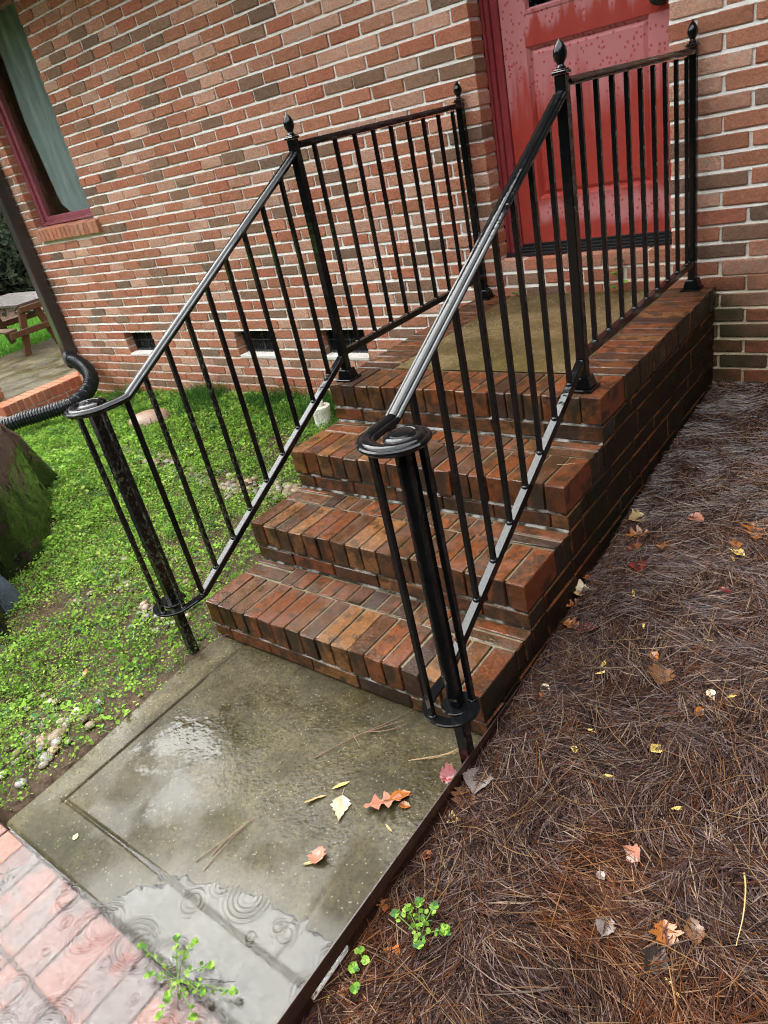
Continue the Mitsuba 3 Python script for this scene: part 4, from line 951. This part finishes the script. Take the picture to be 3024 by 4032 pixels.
plant('weed', 'leggy yellow green weed beside the sloping rail over the pebbles', -1.28, -1.32, -.01, [(.0, -.01, .14), (.02, .0, .07)], leafs=2, size=.012)
# ------------------------------------------------------------------ white pipe cap
PC = newthing('pipe_cap', 'white plastic cleanout pipe with square plug top standing in weeds beside the steps', 'pipe cap')
px, py_ = -1.985, -.37
put(PC, lathe([[.055, -.1], [.055, .098], [.059, .1], [.060, .128], [.050, .131], [.0, .131]], 28, (px, py_, 0)), 'm_pvc', smooth=40)
put(PC+'__plug', (lambda m: (np.stack([(m[0][:, 0])*.8-(m[0][:, 1])*.6+px, (m[0][:, 0])*.6+(m[0][:, 1])*.8+py_, m[0][:, 2]], 1), m[1]))(box(-.022, .022, -.022, .022, .1305, .162, .003)), 'm_pvc')
# ------------------------------------------------------------------ corrugated drain pipe
DP = newthing('drain_pipe', 'black corrugated drain pipe bending from the downspout across the weeds', 'drain pipe')
pp = bez([[-5.235, -.112, .272], [-5.13, -.125, .262], [-4.95, -.165, .215], [-4.82, -.225, .155], [-4.75, -.32, .10], [-4.71, -.43, .068], [-4.70, -.55, .058], [-4.78, -.69, .052], [-4.92, -.86, .045], [-5.06, -1.03, .03], [-5.6, -1.5, -.01], [-6.3, -2.0, -.05]], 900)
ln_ = np.r_[0, np.cumsum(np.linalg.norm(np.diff(pp, axis=0), axis=1))]
ss = np.arange(0, ln_[-1], .0042); pq = np.stack([np.interp(ss, ln_, pp[:, k]) for k in range(3)], 1)
rr_ = .056+.0075*np.tanh(2.0*np.cos(ss*2*np.pi/.0240))
put(DP, sweep(pq, circ(1.0, 20)[None]*rr_[:, None, None]), 'm_pipe', smooth=50)
put(DP+'__adapter', sweep(bez([[-5.295, -.098, .285], [-5.26, -.108, .276], [-5.215, -.116, .270]], 6), rect_prof(.118, .122, .02)), 'm_pipe')
# ------------------------------------------------------------------ draped cover
CV = newthing('draped_cover', 'black rain-spotted vinyl cover draped over a low object at the left edge', 'cover')
cc = np.array([-2.98, -2.42]); uu = np.array([.80, -.60]); vv_ = np.array([.60, .80])
na, nr = 150, 34
A = np.linspace(0, 2*np.pi, na, endpoint=False)
se = lambda a, b, p: np.stack([a*np.sign(np.cos(A))*np.abs(np.cos(A))**p, b*np.sign(np.sin(A))*np.abs(np.sin(A))**p], 1)
rows = []
for k in range(nr):
    t = k/(nr-1)
    if t < .3:
        s = t/.3; hgt = .575-.02*s**2-.04*max(0, s-.7)/.3; sc = s*.93
        fold = 0
    else:
        s = (t-.3)/.7; hgt = .515*(1-s)+.0*s+.012; sc = .93+.07*min(1, s*4)+.10*s**1.5
        fold = .085*s
    q = se(.86*sc, .52*sc, .45)
    f_ = 1+fold*(np.sin(A*9+.8*np.sin(A*3))+.5*np.sin(A*17+1))
    q = q*f_[:, None]
    xy = cc+q[:, :1]*uu+q[:, 1:]*vv_
    zz_ = hgt+.03*(nz(xy[:, 0], xy[:, 1], t*3, 4)-.5)*(1-t)-.02*(1-t)*np.cos(A*2)+.03*(t > .9)*np.maximum(0, np.sin(A*5+1))
    rows.append(np.stack([xy[:, 0], xy[:, 1], zz_-.012], 1))
rows = np.array(rows); rows = np.concatenate([rows, rows[:, :1]], 1)
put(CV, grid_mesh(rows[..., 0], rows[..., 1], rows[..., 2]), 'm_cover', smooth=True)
tt = np.linspace(0, 1, 60); hz = np.linspace(0, 1, 16); TT, HH = np.meshgrid(tt, hz, indexing='ij')
base = np.array([-2.13, -2.36]); dirn = np.array([.60, -.80])
lx = base[0]+dirn[0]*TT*.62+.022*np.sin(TT*26)*(1-.4*HH); ly = base[1]+dirn[1]*TT*.62+.022*np.cos(TT*31)*(1-.4*HH)
put(CV+'__lining', grid_mesh(lx-.10*HH**2, ly-.05*HH**2, -.02+HH*.30*(1-.35*np.abs(TT-.5))), 'm_denim', smooth=True); labels[CV+'__lining'] = {'label': 'faded grey blue cloth hem hanging below the black cover'}
# ------------------------------------------------------------------ patio at the house end, pier, picnic table
px0, px1, py0, py1 = -8.15, -5.60, -.72, 3.4
X, Y = np.meshgrid(np.linspace(px0, px1-.23, 30), np.linspace(py0+.1, py1, 30), indexing='ij')
put('patio', grid_mesh(X, Y, .040+.004*(nz(X, Y, 0, 1.5)-.5)), 'm_patio' if 'm_patio' in scene else 'm_concrete', smooth=True); struct('patio')
for k in range(24):
    y = py0+.004+k*.0672
    if y > .9: break
    m = box(px1-.205, px1, y, y+.0585, -.047, .048+rng.normal(0, .001), .004, .0006, rng); put('patio__edge_brick', m, 'm_wall_brick', uv=np.tile([rng.uniform(.36, .86), rng.random()*.9], (len(m[0]), 1)))
for k in range(6):
    y = py0+.01+k*.2032
    m = box(px1-.10, px1-.002, y, y+.193, -.115, -.057, .004, .0006, rng); put('patio__edge_brick', m, 'm_wall_brick', uv=np.tile([rng.uniform(.36, .86), rng.random()*.9], (len(m[0]), 1)))
for k in range(8):
    x = px1-.215-k*.2032
    for zc in (-.115, -.047):
        m = box(x-.193, x, py0, py0+.09, zc, zc+.0585, .004, .0006, rng); put('patio__edge_brick', m, 'm_wall_brick', uv=np.tile([rng.uniform(.36, .86), rng.random()*.9], (len(m[0]), 1)))
put('patio__edge_mortar', cat_([box(px1-.21, px1-.008, py0+.006, 1.0, -.2, .038), box(px0, px1-.211, py0+.006, py0+.1, -.2, .037)]), 'm_mortar')
BP = newthing('brick_pier', 'short dark brick pier standing on the patio edge at the far left', 'pier')
for r_ in range(4):
    for (xa, xb, ya, yb) in ([(-6.16, -5.965, -.71, -.615), (-6.16, -5.965, -.605, -.51)] if r_ % 2 else [(-6.16, -6.07, -.71, -.51), (-6.06, -5.965, -.71, -.51)]):
        m = box(xa, xb, ya, yb, .045+r_*CO, .045+r_*CO+.058, .004, .0006, rng); put(BP+'__brick', m, 'm_wall_brick', uv=np.tile([rng.uniform(.36, .66), rng.random()*.5], (len(m[0]), 1)))
put(BP, box(-6.154, -5.971, -.704, -.516, .035, .045+4*CO-.012), 'm_mortar')
PT = newthing('picnic_table', 'weathered wooden picnic table on the concrete patio beyond the house corner', 'table')
tx = -7.60
for k in range(5):
    put(PT+'__tabletop_plank', box(tx-1.5, tx+.03, .69+k*.138, .69+k*.138+.132, .572, .604, .004), 'm_woodgrey')
def bar(p0, p1, w_, h_, up=(1, 0, 0)): return sweep([p0, p1], rect_prof(w_, h_, .004), ups=np.tile(np.array(up, float), (2, 1)))
for xx in (tx, tx-1.2):
    put(PT+'__leg', bar([xx, .745, .57], [xx, .595, .042], .080, .04), 'm_wood'); put(PT+'__leg', bar([xx+.002, .90, .57], [xx+.002, 1.02, .042], .080, .04), 'm_wood')
    put(PT+'__crossbeam', box(xx+.022, xx+.058, .47, 1.45, .265, .335, .004), 'm_wood'); put(PT+'__top_brace', box(xx+.022, xx+.058, .70, 1.34, .505, .571, .004), 'm_wood')
put(PT+'__bench_plank', box(tx-1.5, tx+.05, .44, .57, .338, .366, .004), 'm_wood'); put(PT+'__bench_plank', box(tx-1.5, tx+.05, 1.34, 1.47, .338, .366, .004), 'm_woodgrey')
# ------------------------------------------------------------------ trees
def tree(key, label, x, y, z, h, r, crown_r, crown_z, nleaf, seed, colr, group=None, conifer=True, leafsz=.16):
    k = newthing(key, label, 'tree', group); r_ = np.random.default_rng(seed)
    hs = np.linspace(0, 1, 9); path = np.stack([x+.15*np.sin(hs*3+seed)*hs, y+.12*np.cos(hs*2.3+seed)*hs, z-.3+hs*h], 1)
    put(k+'__trunk', sweep(path, circ(1.0, 10)[None]*(r*(1-.75*hs)*(1+.5*np.exp(-hs*14)))[:, None, None]), 'm_bark', smooth=True)
    if nleaf:
        br, P = [], []
        for j in range(int(12+crown_r*4)):
            hb = r_.uniform(crown_z, 1.0); a = r_.uniform(0, 6.28); L_ = crown_r*(1.15-.8*(hb-crown_z)/(1-crown_z+1e-6))*r_.uniform(.6, 1.1)
            p0 = np.array([np.interp(hb, hs, path[:, 0]), np.interp(hb, hs, path[:, 1]), z-.3+hb*h]); p1 = p0+[math.cos(a)*L_, math.sin(a)*L_, L_*r_.uniform(.0, .45)]
            br.append(sweep([p0, (p0+p1)/2+[0, 0, .08], p1], circ(1.0, 5)[None]*np.array([.04, .025, .01])[:, None, None]*h/8))
            t = r_.uniform(.25, 1.05, (nleaf//int(12+crown_r*4), 1)); P.append(p0+(p1-p0)*t+r_.normal(0, 1, (len(t), 3))*crown_r*[.16, .16, .12])
        put(k+'__branch', cat_(br), 'm_bark', smooth=True); labels[k+'__branch'] = {'kind': 'stuff'}
        P = np.vstack(P); n_ = len(P)
        v, f, c = leafmesh(P, r_.uniform(0, 6.28, n_), r_.normal(0, .6, n_), r_.normal(0, .8, n_), leafsz*r_.uniform(.6, 1.5, n_), leafsz*r_.uniform(.3, .7, n_), np.array([colr])*r_.uniform(.6, 1.5, (n_, 1)))
        put(k+'__crown', (v, f), 'm_foliage', color=c); labels[k+'__crown'] = {'kind': 'stuff'}
tree('pine_tree', 'dark trunked tree at the far left behind the picnic table', -15.2, 4.2, .2, 11, .16, 2.4, .30, 2600, 1, (.035, .065, .028))
tree('pine_tree', 'reddish trunk close to the downspout in the woods', -14.2, 4.55, .1, 10, .13, 2.0, .42, 2200, 2, (.04, .07, .03))
tree('pine_tree', 'slender trunk between the two bigger trunks in the woods', -17.5, 5.6, .3, 12, .10, 2.0, .35, 2200, 3, (.04, .075, .03))
tree('pine_tree', 'thin leaning trunk in the background left of the table', -16.6, 4.75, .3, 10, .08, 1.8, .40, 1800, 4, (.045, .08, .03))
r_ = np.random.default_rng(61)
P = []
for j in range(70):
    q_ = r_.uniform(14.5, 27); w2 = r_.normal(0, 2.6)
    a = np.array([1.06-.9*q_+.44*w2, -3.28+.44*q_+.9*w2, 0]); a[2] = float(soil_h(a[0], a[1]))+r_.uniform(.1, 1.0)+.16*max(0, q_-17)
    P.append(a+r_.normal(0, 1, (900, 3))*[.8, .8, .55])
P = np.vstack(P); n_ = len(P)
v, f, c = leafmesh(P, r_.uniform(0, 6.28, n_), r_.normal(0, .6, n_), r_.normal(0, .8, n_), .15*r_.uniform(.5, 1.5, n_), .08*r_.uniform(.5, 1.5, n_), np.array([[.030, .040, .024]])*r_.uniform(.3, 1.9, (n_, 1)))
put('undergrowth', (v, f), 'm_foliage', color=c); stuff('undergrowth', 'grey green undergrowth of the woods behind the lawn', 'bushes')
# the wood that stands round the yard: behind the patio, behind the viewer and beyond the straw bed (seen only mirrored; unseen right part drawn in to shade the steps)
P, W_ = [], []
for j in range(110):
    a = r_.uniform(-200, 62)*math.pi/180; d_ = r_.uniform(13, 19) if math.cos(a) < .2 else r_.uniform(8.5, 13)
    if math.cos(a) < -.8: d_ = r_.uniform(22, 27)
    cx_, cy_ = d_*math.cos(a)+.5, d_*math.sin(a)-3
    if cy_ > -2 and -7 < cx_ < 4.5: continue
    hgt = r_.uniform(5.5, 9.5)
    n_ = 620
    if cx_ > 3 and cy_ > -9: cx_ = 6.2+.35*(cx_-6); hgt = r_.uniform(6, 8)  # unseen right stand set near and tall to darken the steps' right face
    P.append(np.stack([cx_+r_.normal(0, 1.0 if cx_ > 3 else 1.3, n_), cy_+r_.normal(0, 1.3, n_), r_.uniform(0, 1, n_)**1.15*hgt], 1))
P = np.vstack(P); n_ = len(P)
v, f, c = leafmesh(P, r_.uniform(0, 6.28, n_), r_.normal(0, .6, n_), r_.normal(0, .8, n_), .75*r_.uniform(.5, 1.5, n_), .55*r_.uniform(.5, 1.5, n_), np.array([[.030, .045, .022]])*r_.uniform(.5, 1.6, (n_, 1)))
put('woodland', (v, f), 'm_foliage', color=c); stuff('woodland', 'dark wood surrounding the yard, its unseen right stand added to shade the steps', 'woods')
